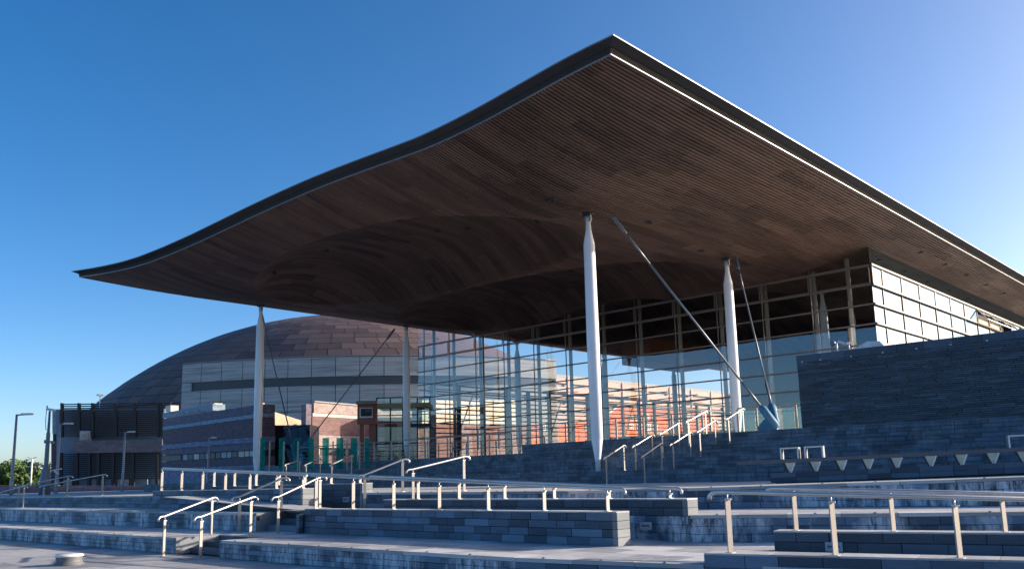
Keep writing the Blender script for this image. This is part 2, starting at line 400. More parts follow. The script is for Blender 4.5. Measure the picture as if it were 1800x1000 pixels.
# ---- terrace 1 (z 0 .. .38)
t1 = empty('lower_terrace', (10, 15, 0), kind='structure')
SK = .10   # thickness of block skin in front of the cores
e1 = [(10.0, 60), (10.0, 20.45), (11.1, 20.45), (11.1, 18.4), (10.0, 18.4), (10.02, 9.4), (10.45, 6.35), (11.45, 2.9), (14, -8)]
core = [(p[0]+SK, p[1]) for p in e1[:2]]+[(11.1+SK, 20.45+SK), (11.1+SK, 18.4-SK)]+[(p[0]+SK, p[1]) for p in e1[4:]]
MB().prism([(e[0], e[1]) for e in core]+[(14.9, -8), (14.9, 60)], -.1, Z1-.035).build('terrace_core', M_CORE, t1)
clad(t1, (10, 34), (10, 20.45), 0, Z1-.06, 3, .5, M_SLS, SK)
clad(t1, (10, 60), (10, 34), 0, Z1-.06, 3, .5, M_SLS, SK, joined=True, name='far_slate_blocks')
clad(t1, (10, 18.4), (10.02, 9.4), 0, Z1-.06, 3, .5, M_SLS, SK)
clad(t1, (10.02, 9.4), (10.45, 6.35), 0, Z1-.06, 3, .5, M_SL, SK)
# stair in the lower wall
clad(t1, (11.1, 20.45), (11.1, 18.4), 0, Z1-.02, 1, .6, M_SLD, SK)
MB().box((10.0, 20.45, 0), (11.1, 20.55, Z1)).build('stair_cheek', M_SLLIT, t1)
MB().box((10.0, 18.3, 0), (11.1, 18.4, Z1)).build('stair_cheek', M_SLLIT, t1)
for k in range(2):
    MB().box((10.35+.37*k, 18.42, .002), (11.1, 20.43, .127*(k+1))).build('step', M_SL, t1)
# coping and paving of terrace 1
def coping(parent, a, b, z, width, L, mat=M_PAVE, over=.012, t=.06, studs=0, name='coping_stone', joined=False, zb=None):
    a = Vector((a[0], a[1], 0)); b = Vector((b[0], b[1], 0)); d = b-a; ln = d.length; d.normalize(); n = Vector((d.y, -d.x, 0)); base = wloc(parent)
    k = max(1, round(ln/L)); l = ln/k; ang = math.atan2(d.y, d.x)
    if joined:
        mb = MB()
        for q in range(k):
            c = a+d*(l*(q+.5))+n*(over-width/2); mb.obox((c.x, c.y, z-t/2), d, n, (0, 0, 1), l/2-.004, width/2, t/2-random.uniform(0, .003))
        o = mb.build(name, mat, parent); o['kind'] = 'stuff'
    else:
        key = ('c', round(l, 3), width, t, mat.name)
        if key not in BC:
            mb = MB().box((-l/2+.004, over-.0, -t), (l/2-.004, width, 0)); mb.v = [(x, y if y > .1 else 0, zz) for x, y, zz in mb.v]
            me = bpy.data.meshes.new('coping_stone'); me.from_pydata(mb.v, [], mb.f); me.materials.append(mat); BC[key] = me
        for q in range(k):
            c = a+d*(l*(q+.5))+n*(over+random.uniform(-.003, .003)); o = bpy.data.objects.new(name, BC[key]); COL.objects.link(o); o.parent = parent
            zz_ = z if zb is None else z+(zb-z)*(q+.5)/k
            o.location = Vector((c.x, c.y, zz_+random.uniform(-.002, .002)))-base; o.rotation_euler = (0, 0 if zb is None else -math.atan2(zb-z, ln), ang)
    if studs:
        m = int(ln/studs)
        for q in range(m):
            c = a+d*(studs*(q+.5))-n*.03; stud(parent, (c.x, c.y, z if zb is None else z+(zb-z)*(q+.5)/m))
SM = [None]
def stud(parent, p):
    if SM[0] is None:
        mb = lathe([(.026, 0), (.026, .008), (.014, .018), (.002, .02)], (0, 0, 0), 8); me = bpy.data.meshes.new('edge_stud'); me.from_pydata(mb.v, [], mb.f); me.materials.append(M_FASE); SM[0] = me
    o = bpy.data.objects.new('edge_stud', SM[0]); COL.objects.link(o); o.parent = parent; o.location = Vector(p)-wloc(parent)
coping(t1, (10, 34), (10, 20.55), Z1, .6, .9, studs=1.05)
coping(t1, (10, 60), (10, 34), Z1, .6, .9, joined=True, name='far_coping')
coping(t1, (10, 18.3), (10.02, 9.4), Z1, .6, .9, studs=1.05)
coping(t1, (10.02, 9.4), (10.45, 6.35), Z1, .6, .9, studs=1.0)
pave(t1, 10.62, 14.6, 5.0, 18.3, Z1, .66, 1.0, M_PAVE)
pave(t1, 11.12, 14.6, 18.3, 20.55, Z1, .66, 1.0, M_PAVE)
pave(t1, 10.62, 14.6, 20.55, 34, Z1, .66, 1.5, M_PAVE)
MB().box((10.62, 34, Z1-.03), (14.9, 60, Z1-.002)).build('far_paving', M_PAVE, t1)
MB().prism([(10.64, 5.0), (11.3, 3.2), (14.3, -8), (14.9, -8), (14.9, 5.0)], Z1-.03, Z1-.001).build('far_paving', M_PAVE, t1)

# ---- terrace 2 (z .38 .. .85)
t2 = empty('second_terrace', (12.2, 20, Z1), kind='structure')
e2 = [(12.2, 60), (12.2, 20.6), (13.1, 20.6), (13.1, 18.75), (12.2, 18.75), (12.2, 18.62)]
e2r = [(13.62, 8.5), (14.3, 7.0), (15.35, 4.55), (15.8, 3.5), (18.5, -8)]
MB().prism([(12.2+SK, 60), (12.2+SK, 20.6+SK), (13.1+SK, 20.6+SK), (13.1+SK, 18.75-SK), (12.2+SK, 18.75-SK), (12.2+SK, 18.63), (13.7+SK, 18.63)]+[(p[0]+SK, p[1]+.03) for p in e2r]+[(30, -8), (30, 60)], Z1-.3, Z2-.035).build('terrace_core', M_CORE, t2)
clad(t2, (12.2, 36), (12.2, 20.6), Z1, Z2-.06, 3, .5, M_SLS, SK)
clad(t2, (12.2, 60), (12.2, 36), Z1, Z2-.06, 3, .5, M_SLS, SK, joined=True, name='far_slate_blocks')
clad(t2, (12.2, 18.75), (12.2, 18.63), Z1, Z2-.06, 3, .5, M_SL, SK)
clad(t2, (13.1, 20.6), (13.1, 18.75), Z1, Z2-.02, 1, .6, M_SLD, SK)
MB().box((12.2, 20.6, Z1), (13.1, 20.7, Z2)).build('stair_cheek', M_SLLIT, t2)
MB().box((12.2, 18.65, Z1), (13.1, 18.75, Z2)).build('stair_cheek', M_SLLIT, t2)
for k in range(2): MB().box((12.5+.3*k, 18.77, Z1+.002), (13.1, 20.58, Z1+.157*(k+1))).build('step', M_SL, t2)
coping(t2, (12.2, 36), (12.2, 20.7), Z2, .55, .9, studs=1.05)
coping(t2, (12.2, 60), (12.2, 36), Z2, .55, .9, joined=True, name='far_coping')
for i in range(4):
    clad(t2, e2r[i], e2r[i+1], Z1, Z2-.06, 3, .52, M_SLS, SK)
    coping(t2, e2r[i], e2r[i+1], Z2, .5, .9, studs=.95)
pave(t2, 12.78, 15.0, 20.75, 36, Z2, .74, 1.4, M_PAVE)
MB().prism([(12.2, 18.63), (12.2, 18.76), (13.14, 18.76), (13.14, 20.7), (15.5, 20.7), (15.5, 18.1), (13.0, 18.1), (13.0, 18.63)], Z2-.03, Z2-.002).build('far_paving', M_PAVE, t2)
MB().prism([(12.74, 36), (12.74, 60), (15.5, 60), (15.5, 36)], Z2-.03, Z2-.002).build('far_paving', M_PAVE, t2)
MB().prism([(14.1, 8.6), (14.8, 7.1), (15.82, 4.7), (16.3, 3.5), (19, -8), (30, -8), (30, 12), (15, 18)], Z2-.034, Z2-.004).build('far_paving', M_PAVE, t2)

# ---- terrace 3 (z .85 .. 1.27)
t3 = empty('third_terrace', (15.4, 20, Z2), kind='structure')
e3 = [(14.4, 90), (14.4, 27.2), (15.4, 27.2), (15.4, 18.75), (15.0, 15.1), (14.72, 12.2), (15.75, 11.45)]
q_ = [(1207, 18.2, 1.275), (1400, 17.6, 1.295), (1680, 16.3, 1.34), (1800, 15.9, 1.36), (2100, 15.2, 1.40)]
TE = [(15.75, 11.45, Z3)]+[(lambda v: (v.x, v.y, zz))(ond(px, 850, D)) for px, D, zz in q_]
MB().prism([(p[0]+SK, p[1]+(.05 if i > 4 else 0)) for i, p in enumerate(e3)]+[(p[0]+SK, p[1]+.06) for p in TE[1:]]+[(60, TE[-1][1]), (60, 90)], Z2-.3, Z3-.035).build('terrace_core', M_CORE, t3)
for i in range(len(e3)-1):
    a, b = e3[i], e3[i+1]; far = a[1] > 60
    if i == 1: continue
    clad(t3, a, b, Z2, Z3-.06, 3, .52, M_SLS if i > 3 else M_SL, SK, joined=far, name='far_slate_blocks' if far else 'slate_block')
    coping(t3, a, b, Z3, .5, .95, studs=1.0 if not far else 0, joined=far, name='far_coping' if far else 'coping_stone')
MB().prism([(14.92, 90), (14.92, 27.7), (15.92, 27.2), (15.92, 18.75), (15.5, 15.1), (15.2, 12.4), (16.0, 11.9), (60, 11.9), (60, 90)], Z3-.05, Z3-.003).build('terrace_paving', M_PAVE, t3)
for i in range(len(TE)-1):
    a, b = TE[i], TE[i+1]
    clad(t3, a, b, Z2, a[2]-.06, 3, .52, M_SLS, SK, z1b=b[2]-.06)
    coping(t3, a, b, a[2], .5, .95, studs=1.0, zb=b[2])
up_ = MB(); nT = len(TE)
up_.v = [(p[0]+.16, p[1]+.42, p[2]-.003) for p in TE]+[(60, 11.9, Z3-.003) if i == 0 else (60, p[1]+.42, p[2]) for i, p in enumerate(TE)]
up_.v[0] = (15.9, 11.9, Z3-.003)
for i in range(nT-1): up_.f.append((i, i+1, nT+i+1, nT+i))
up_.build('terrace_paving', M_PAVE, t3)
for k in range(2):
    MB().box((14.75+.32*k, 17.7, Z2+.002), (15.4, 19.3, Z2+.14*(k+1))).build('step', M_SL, t3)
# ---- upper steps, in thin courses
UP = [(ZU1, Z3, [(26, 58), (26, 12.5), (27.5, 11), (29.3, 8.4), (29.8, -12)]), (ZU2, ZU1, [(28.9, 55), (28.9, 12), (29.9, 9), (30.3, -12)]),
      (ZU3, ZU2, [(29.8, 52), (29.8, 11.5), (30.4, 9), (30.8, -12)]), (ZU4, ZU3, [(30.7, 28.2), (30.7, 11), (31.0, 9), (31.1, -12)])]
us = empty('upper_steps', (28, 20, Z3), kind='structure')
for n_, (zt, zb, poly) in enumerate(UP):
    back = 52 if n_ < 3 else 130
    MB().prism([(p[0]+SK, p[1]) for p in poly]+[(back, -12), (back, poly[0][1])], zb-.25, zt-.035).build('step_core', M_CORE, us)
    for i in range(len(poly)-1):
        a, b = poly[i], poly[i+1]
        if a[1] > 60: a = (a[0], 60)
        clad(us, a, b, zb, zt-.05, 3, .5, M_SLU, SK, joined=True, name='slate_courses', proud=.012)
        coping(us, a, b, zt, .5, .9, mat=M_SLU, joined=True, name='step_coping', t=.05)
        m = int(math.dist(a, b)/1.1)
        for q in range(m):
            t_ = (q+.5)/m; y = a[1]+(b[1]-a[1])*t_
            if y < 32 and random.random() < .8: stud(us, (a[0]+(b[0]-a[0])*t_+.03, y, zt))
    MB().prism([(p[0]+.49, p[1]) for p in poly]+[(back, -12), (back, poly[0][1])], zt-.034, zt-.003).build('step_paving', M_PAVE, us)

# ---- ramp parapets -------------------------------------------------------------------
def parapet(label, a, b, z0, z1, th, rows, L, endface=True, mat=M_SL, cap=True, wallgroup='slate ramp parapets on the steps'):
    """wall whose visible long face is on the right of a->b; b end faces the sun"""
    av = Vector((a[0], a[1], 0)); bv = Vector((b[0], b[1], 0)); d = (bv-av).normalized(); n = Vector((d.y, -d.x, 0)); bk = -n
    w = empty('ramp_parapet', (a[0], a[1], z0), label, 'wall', wallgroup)
    t = .1; e = d*.11
    c0 = av+bk*t; c1 = bv-e+bk*t; c2 = bv-e+bk*(th-t*.2); c3 = av+bk*(th-t*.2)
    MB().prism([(c.x, c.y) for c in (c0, c1, c2, c3)], z0-.05, z1-.012).build('wall_core', M_CORE, w)
    clad(w, a, ((bv-e).x, (bv-e).y), z0, z1-.01, rows, L, mat, t)
    # end blocks: whole width, one per course
    h = (z1-.01-z0)/rows
    for r in range(rows):
        c = bv-d*.055+bk*(th/2); mb = MB().obox((c.x, c.y, z0+h*(r+.5)), d, n, (0, 0, 1), .055+random.uniform(-.002, .003), th/2, h/2-.004); mb.build('end_block', M_SLLIT, w)
    # thin capping stones
    k = max(1, round((bv-av).length/.9)); l = (bv-av).length/k
    for q in range(k):
        c = av+d*(l*(q+.5))+bk*(th/2); mb = MB().obox((c.x, c.y, z1-.002), d, n, (0, 0, 1), l/2-.004, th/2+.008, .012+random.uniform(-.001, .001)); mb.build('capping_stone', M_PAVE, w)
    return w
XF = 12.36
parapet('long low slate parapet in front of the left ramp, end face coloured sunlit at its right', (XF-.02, 18.62), (XF-.02, 9.15), Z1, .955, .36, 4, .55)
parapet('taller slate parapet ending in a face coloured sunlit left of the long low one', (13.95, 30.4), (13.95, 21.15), Z2, 1.43, .36, 4, .55)
parapet('dark slate parapet behind the long low one, ending in two blocks coloured sunlit', (13.65, 17.2), (13.65, 8.55), Z2-.02, 1.13, .34, 2, .6, mat=M_SLD)
H2Y = onx(637, 860, 15.34).y
parapet('dark slate parapet under the green glass panels, behind the taller one', (15.34, 27.1), (15.34, H2Y), Z2, 1.53, .36, 4, .55, mat=M_SLD)
R0a, R0b = Vector((10.47, 6.35, 0)), Vector((11.25, 2.59, 0)); dR = (R0b-R0a).normalized(); R0c = R0a+dR*14
w = empty('ramp_kerb', (10.7, 6.5, 0), 'front slate kerb wall of the right ramp at the bottom right', 'wall', 'slate ramp parapets on the steps')
nR = Vector((dR.y, -dR.x, 0))
MB().prism([((R0a-nR*.1+dR*.11).x, (R0a-nR*.1+dR*.11).y), ((R0c-nR*.1).x, (R0c-nR*.1).y), ((R0c-nR*.42).x, (R0c-nR*.42).y), ((R0a-nR*.42+dR*.11).x, (R0a-nR*.42+dR*.11).y)], -.1, .51).build('wall_core', M_CORE, w)
clad(w, R0a[:2], R0c[:2], 0, .508, 3, .55, M_SL, .1)
for r in range(3): MB().obox(((R0a+dR*.055-nR*.26).x, (R0a+dR*.055-nR*.26).y, .169*(r+.5)), dR, nR, (0, 0, 1), .05, .15, .081).build('end_block', M_SL, w)
for q in range(16):
    c = R0a+dR*(.875*(q+.5))-nR*.22; MB().obox((c.x, c.y, .516), dR, nR, (0, 0, 1), .4335, .225, .012).build('capping_stone', M_PAVE, w)
Rba = Vector((12.6, 6.4, 0)); Rbb = onz(1800, 937, .68); Rbb.z = 0; dB = (Rbb-Rba).normalized(); Rbc = Rba+dB*14; nB = Vector((dB.y, -dB.x, 0))
w = empty('ramp_parapet', (12.6, 6.4, Z1), 'dark slate parapet with a recessed light behind the right ramp kerb', 'wall', 'slate ramp parapets on the steps')
MB().prism([((Rba-nB*.1+dB*.02).x, (Rba-nB*.1+dB*.02).y), ((Rbc-nB*.1).x, (Rbc-nB*.1).y), ((Rbc-nB*.36).x, (Rbc-nB*.36).y), ((Rba-nB*.36+dB*.02).x, (Rba-nB*.36+dB*.02).y)], Z1-.3, .67).build('wall_core', M_CORE, w)
clad(w, Rba[:2], Rbc[:2], Z1, .67, 2, .6, M_SLD, .1)
for q in range(16):
    c = Rba+dB*(.875*(q+.5))-nB*.18; MB().obox((c.x, c.y, .676), dB, nB, (0, 0, 1), .4335, .19, .012).build('capping_stone', M_PAVE, w)
# ramp decks
MB().extr([(12.75, 9.0, Z1+.004), (13.6, 9.0, Z1+.004), (13.6, 18.1, Z2+.004), (12.75, 18.1, Z2+.004)], (0, 0, 0), (0, 0, -.02)).build('ramp_deck', M_PAVE, kind='structure')
MB().extr([(12.75, 18.2, Z2+.004), (13.75, 18.2, Z2+.004), (13.75, 27, Z3), (12.75, 27, Z3)], (0, 0, 0), (0, 0, -.02)).build('ramp_deck', M_PAVE, kind='structure')

# recessed wall lights
def wall_light(px0, px1, py0, py1, plane, label):
    # plane: function (px,py)->point
    a = plane(px0, py1); b = plane(px1, py1); d = Vector((b.x-a.x, b.y-a.y, 0)); L = d.length; d.normalize(); n = Vector((d.y, -d.x, 0)); h = plane(px0, py0).z-a.z
    t = empty('wall_light', a, label, 'light', 'recessed box lights in the step walls')
    c = (a+b)/2; mb = MB()
    f = .03
    for (u0, u1, v0, v1) in ((0, L, 0, f), (0, L, h-f, h), (0, f, f, h-f), (L-f, L, f, h-f)):
        cc = a+d*((u0+u1)/2)+Vector((0, 0, (v0+v1)/2)); mb.obox(cc+n*.012, d, n, (0, 0, 1), (u1-u0)/2, .02, (v1-v0)/2)
    mb.build('housing_frame', M_CONC, t)
    MB().obox(a+d*(L/2)+Vector((0, 0, h/2))+n*.006, d, n, (0, 0, 1), L/2-f, .012, h/2-f).build('lens', M_CONC, t)
    MB().obox(a+d*(L/2)+Vector((0, 0, h*.52))+n*.022, d, n, (0, 0, 1), L/2-f*1.3, .006, h*.07).build('slot', M_DARK, t)
def pl_line(a, b):
    a = Vector((a[0], a[1], 0)); b = Vector((b[0], b[1], 0)); d = (b-a).normalized(); n = Vector((d.y, -d.x, 0))
    def f(px, py): r = ray(px, py); k = n.dot(a-EYE*1)/n.dot(r) if True else 0; return EYE+r*((n.dot(a)-n.dot(EYE))/n.dot(r))
    return f
wall_light(1126, 1146, 917, 930, pl_line(e2r[0], (13.4, 9.5)), 'light box in the stained slate riser right of the low parapet')
wall_light(1452, 1482, 952, 968, pl_line(Rba[:2], Rbc[:2]), 'light box in the dark parapet behind the second rail post from the right')
wall_light(604, 614, 873, 882, pl_line((15.32, 27), (15.32, 17.6)), 'small light box in the parapet under the green glass')
# back wall piece joining F and G on terrace 1 level (riser at the inner side of the ramp)
j = empty('inner_riser', (13.6, 10, Z1), kind='structure')
MB().box((13.72, 8.6, Z1-.1), (14.0, 18.1, Z2-.04)).build('wall_core', M_CORE, j)
clad(j, (13.62, 18.1), (13.62, 8.5), Z1, Z2-.02, 3, .52, M_SLS, SK)

# ------------------------------------------------------------------ handrails
def hand_rail(label, pts, posts, r=.027, pw=.075, hook=(1, 1), group='steel handrails on the steps', pdir=None):
    """pts: rail path; posts: (x,y,zbottom,ztop)"""
    base = Vector((posts[0][0], posts[0][1], posts[0][2])); t = empty('handrail', base, label, 'handrail', group)
    pts = [Vector(p) for p in pts]; d0 = (pts[0]-pts[1]).normalized(); d1 = (pts[-1]-pts[-2]).normalized(); path = []
    if hook[0]:
        h0 = Vector((d0.x, d0.y, 0)).normalized(); p = pts[0]; path += [p+h0*.17+Vector((0, 0, -.10)), p+h0*.165+Vector((0, 0, -.05)), p+h0*.13+Vector((0, 0, -.012)), p+h0*.07]
    path += pts
    if hook[1]:
        h1 = Vector((d1.x, d1.y, 0)).normalized(); p = pts[-1]; path += [p+h1*.07, p+h1*.13+Vector((0, 0, -.012)), p+h1*.165+Vector((0, 0, -.05)), p+h1*.17+Vector((0, 0, -.10))]
    MB().tube(path, r, 12).build('rail', M_STEEL, t)
    dd = (pts[-1]-pts[0]); dd.z = 0; dd.normalize(); side = Vector((dd.y, -dd.x, 0))
    for (x, y, zb, zt) in posts:
        c = Vector((x, y, 0))+side*.0
        f = pdir or dd
        pm = MB().obox((c.x, c.y, (zb+zt-.09)/2), f, Vector((f[1], -f[0], 0)) if not isinstance(f, Vector) else Vector((f.y, -f.x, 0)), (0, 0, 1), pw/2, .010, (zt-.09-zb)/2)
        po = pm.build('post', M_POST, t)
        MB().tube([(c.x, c.y, zt-.10), (c.x, c.y, zt-.02)], .011, 8).beam(c+Vector((0, 0, zt-.095))-dd*.035, c+Vector((0, 0, zt-.095))+dd*.05, .03, .02).build('bracket', M_STEEL, t)
        MB().box((c.x-.05, c.y-.05, zb-.004), (c.x+.05, c.y+.05, zb+.008)).build('foot_plate', M_STEEL, t)
    return t
def stair_rail(label, lo, hi, ztl, zth, H=.9, ext=.12, **k):
    lo = Vector((lo[0], lo[1], ztl)); hi = Vector((hi[0], hi[1], zth))
    d = Vector((hi.x-lo.x, hi.y-lo.y, 0)).normalized()
    a = lo+Vector((0, 0, H)); b = hi+Vector((0, 0, H))
    return hand_rail(label, [a-d*.03, b+d*.03], [(lo.x, lo.y, ztl, lo.z+H), (hi.x, hi.y, zth, hi.z+H)], **k)
# lower stair at the left
def P2(px, py, z): v = onz(px, py, z); return (v.x, v.y)
stair_rail('left rail of the lowest stair, standing on the plaza', P2(287, 977, 0), P2(371, 939, Z1), 0, Z1)
stair_rail('right rail of the lowest stair, standing on the plaza', P2(352, 981, 0), P2(440, 942, Z1), 0, Z1)
stair_rail('left rail of the second stair, foot beside the lowest stair rails', P2(420, 934, Z1), P2(494, 899, Z2), Z1, Z2, H=.88)
stair_rail('right rail of the second stair, crossing the front ramp rail', P2(488.5, 938, Z1), P2(562, 899, Z2), Z1, Z2, H=.88)
stair_rail('left rail of the third stair, above the middle of the front ramp rail', P2(641, 893, Z2), (16.0, 19.3), Z2, Z3, H=.9)
stair_rail('right rail of the third stair with a bent over upper post', (14.6, 17.2), (16.2, 17.0), Z2+.1, Z3, H=.9)
stair_rail('rail at the far left edge, lower of the two beside the lamp post', P2(-40, 912, Z2-.45), P2(40, 892, Z2), Z1, Z2, H=.9)
stair_rail('thin rail on the left steps in front of the camera pole', P2(75, 889, Z2), (16.2, 40.3), Z2, Z3, H=.9)
stair_rail('farther thin rail on the left steps behind the camera pole', P2(31, 889.5, Z2), (15.9, 43.5), Z2, Z3, H=.9)
# stairs by the middle column
LV = [Z3, ZU1, ZU2, ZU3, ZU4]
XS = [(25.5, 26.5), (28.4, 29.2), (29.3, 30.1), (30.2, 31.1)]
names = ['lowest', 'second', 'third', 'topmost']
def onxz_y(px, x, z):
    # y of the point at plan x whose projection has column px, height z
    lo, hi = 0, 60
    for _ in range(50):
        m = (lo+hi)/2; v = Vector((x, m, z))-EYE; q = CX+FPX*v.dot(rt)/v.dot(fw)
        if q > px: lo = m
        else: hi = m
    return lo
RL = [[(1067, 1098), (1134, 1164)], [(1118, 1148), (1185, 1215)], [(1166, 1195), (1232, 1259)], [(1212, 1242), (1283, 1308)]]
for k in range(4):
    for s_, (pa, pb) in enumerate(RL[k]):
        xa, xb = XS[k]
        ya = onxz_y(pa, xa-.5, LV[k]); yb = onxz_y(pb, xb+.1, LV[k+1]); ym = (ya+yb)/2
        stair_rail(f"{'left' if s_ == 0 else 'right'} rail of the {names[k]} flight right of the middle column", (xa-.5, ya), (xb+.1, yb), LV[k], LV[k+1], H=.92, pw=.09, group='handrails of the flights beside the middle column')
# long ramp rails
def zat(px, py, x, y=None):
    return onx(px, py, x)
def ramp_rail(label, x, y0, y1, zf, pxs, pbot, hook=(1, 1)):
    posts = []
    for px in pxs:
        y = onxz_y(px, x, 1.0) if False else onx(px, 860, x).y
        posts.append((x, y, pbot(y), zf(y)-.005))
    return hand_rail(label, [(x, y0, zf(y0)), (x, y1, zf(y1))], posts, r=.027, pw=.085, hook=hook, pdir=Vector((1, 0, 0)))
pL = onx(546, 835.5, XF+.1); pR = onx(1085, 859, XF+.1)
zf = lambda y: pL.z+(pR.z-pL.z)*(y-pL.y)/(pR.y-pL.y)
ramp_rail('long front ramp rail sloping down to the right above the low parapet', XF+.1, pL.y, pR.y, zf, [556, 621, 692, 772, 858, 956, 1067], lambda y: .965, hook=(0, 1))
pL4 = onx(284, 824, 14.05); pR4 = onx(540, 835.2, 14.05)
zf4 = lambda y: pL4.z+(pR4.z-pL4.z)*(y-pL4.y)/(pR4.y-pL4.y)
ramp_rail('ramp rail on the taller parapet at the left, in line with the long front rail', 14.05, pL4.y, pR4.y, zf4, [284, 319, 356, 396, 439, 486, 533], lambda y: 1.44, hook=(0, 0))
pL2 = onx(655, 836.5, 13.8); pR2 = onx(1184, 858, 13.8)
zf2 = lambda y: pL2.z+(pR2.z-pL2.z)*(y-pL2.y)/(pR2.y-pL2.y)
ramp_rail('long rear ramp rail ending at the two blocks coloured sunlit', 13.8, pL2.y, pR2.y, zf2, [735, 807, 887, 974, 1070, 1177], lambda y: 1.14)
pL3 = onx(288, 822, 15.5); pR3 = onx(632, 835, 15.5)
zf3 = lambda y: pL3.z+(pR3.z-pL3.z)*(y-pL3.y)/(pR3.y-pL3.y)
ramp_rail('upper ramp rail on the parapet under the green glass', 15.5, pL3.y, pR3.y, zf3, [376, 412, 450, 491, 536, 582, 633], lambda y: 1.54)
# right ramp rails
def rail_on(a, d, n_off, z, px0, px1, posts_px, zb, label, hook=(1, 0)):
    o = Vector((a.x, a.y, 0))+n_off; nn = Vector((d.y, -d.x, 0))
    def pt(px):
        r = ray(px, 870); k = (nn.dot(o)-nn.dot(EYE))/nn.dot(r); q = EYE+r*k; return Vector((q.x, q.y, 0))
    A = pt(px0); B = pt(px1)
    L = (B-A).length; zz = lambda q: z[0]+(z[1]-z[0])*(q-A).dot(d)/ (pt(z[2])-A).dot(d)
    posts = [(pt(p).x, pt(p).y, zb, zz(pt(p))) for p in posts_px]
    return hand_rail(label, [A+Vector((0, 0, zz(A))), B+Vector((0, 0, zz(B)))], posts, r=.03, pw=.085, hook=hook, pdir=Vector((.944, -.33, 0)))
def z_on(a, d, off, px, py):
    o = Vector((a.x, a.y, 0))+off; nn = Vector((d.y, -d.x, 0)); r = ray(px, py); return (EYE+r*((nn.dot(o)-nn.dot(EYE))/nn.dot(r))).z
offR = -nR*.12
rail_on(R0a, dR, offR, (z_on(R0a, dR, offR, 1268, 864), z_on(R0a, dR, offR, 1800, 877), 1800), 1268, 2050, [1278, 1460, 1676, 1880], .528, 'near steel rail on the kerb wall at the bottom right')
offB = -nB*.15
rail_on(Rba, dB, offB, (z_on(Rba, dB, offB, 1366, 857.5), z_on(Rba, dB, offB, 1800, 868), 1800), 1366, 2050, [1395, 1565, 1760, 1960], .685, 'rear steel rail just behind the near one at the bottom right')

# ------------------------------------------------------------------ THE BUILDING
bld = empty('assembly_building', (46, 35, 3.0), 'glazed hall under a huge undulating cedar roof on slender white columns', 'building')
Y0, Y1, XFR, XBK = 14.76, 56.45, 20.6, 104.0
ft = [(14.3, 14.46), (16.44, 14.34), (18.18, 14.16), (20.08, 13.97), (21.83, 13.86), (23.39, 13.82), (25.06, 13.88), (26.85, 13.95), (28.78, 14.01), (30.84, 14.04), (33.07, 14.02), (35.49, 13.97), (38.1, 13.88), (40.95, 13.79), (44.07, 13.76), (46.78, 13.8), (48.97, 13.92), (51.32, 14.13), (53.82, 14.4), (56.51, 14.73), (58.5, 14.9)]
fy = np.array([a for a, b in ft]); fz = np.array([b for a, b in ft])
def smooth_interp(y):
    # average of a few linear lookups = soft curve
    return sum(np.interp(y+o, fy, fz) for o in (-.5, -.25, 0, .25, .5))/5
def sidelift(y):
    t1 = np.clip(1-(y-Y0)/8.2, 0, 1)**1.3*1.72; t2 = np.clip(1-(Y1-y)/9.2, 0, 1)**1.35*1.75
    return t1+t2
def dome(x, y, cx, cy, a, b, H, p=2.3):
    r = (np.abs((x-cx)/a)**p+np.abs((y-cy)/b)**p)**(1/p)
    m = np.clip(1-r, 0, 1); return H*(1-(1-np.clip(m*1.25, 0, 1))**2.4)
def zs(x, y):
    x = np.asarray(x, float); y = np.asarray(y, float)
    sdl = sidelift(y); h = np.clip(1-(x-XFR)/6.5, 0, 1)**1.5
    base = 12.72+sdl+(smooth_interp(y)-12.72-sdl)*h
    d = dome(x, y, 29.4, 35.1, 5.75, 11.1, 2.1)
    for cx in (41.9, 54.2, 66.5, 78.8, 91): d = d+dome(x, y, cx, 36.0, 6.6, 12.4, 2.0)
    return base+d
def zsf(x, y): return float(zs(x, y))
# slats
xs = np.concatenate([np.arange(XFR, 50, .25), np.arange(50, XBK+.1, 1.5)]); pitch = .15
mb = MB(); nsl = int((Y1-Y0)/pitch)
V = []; F = []
for k in range(nsl):
    y = Y0+pitch*(k+.5); w2 = .047; i0 = len(V)
    z = zs(xs, np.full_like(xs, y)); za = zs(xs, np.full_like(xs, y-w2)); zb_ = zs(xs, np.full_like(xs, y+w2))
    jit = random.uniform(0, .004)
    for q, x in enumerate(xs):
        V += [(x, y-w2, za[q]+.045), (x, y-w2, za[q]+jit), (x, y+w2, zb_[q]+jit), (x, y+w2, zb_[q]+.045)]
    for q in range(len(xs)-1):
        a = i0+4*q; b = a+4
        F += [(a, a+1, b+1, b), (a+1, a+2, b+2, b+1), (a+2, a+3, b+3, b+2)]
mb.v = V; mb.f = F; o = mb.build('soffit_slats', M_WOOD, bld); o['kind'] = 'stuff'
# backing
ys = np.linspace(Y0, Y1, 281); mb = MB()
for x in xs:
    zz = zs(np.full_like(ys, x), ys)+.075
    mb.v += [(x, y, z) for y, z in zip(ys, zz)]
n_ = len(ys); m_ = len(xs)
for a in range(m_-1):
    for b in range(n_-1): i = a*n_+b; mb.f.append((i, i+1, i+n_+1, i+n_))
mb.build('soffit_backing', M_SOFB, bld)
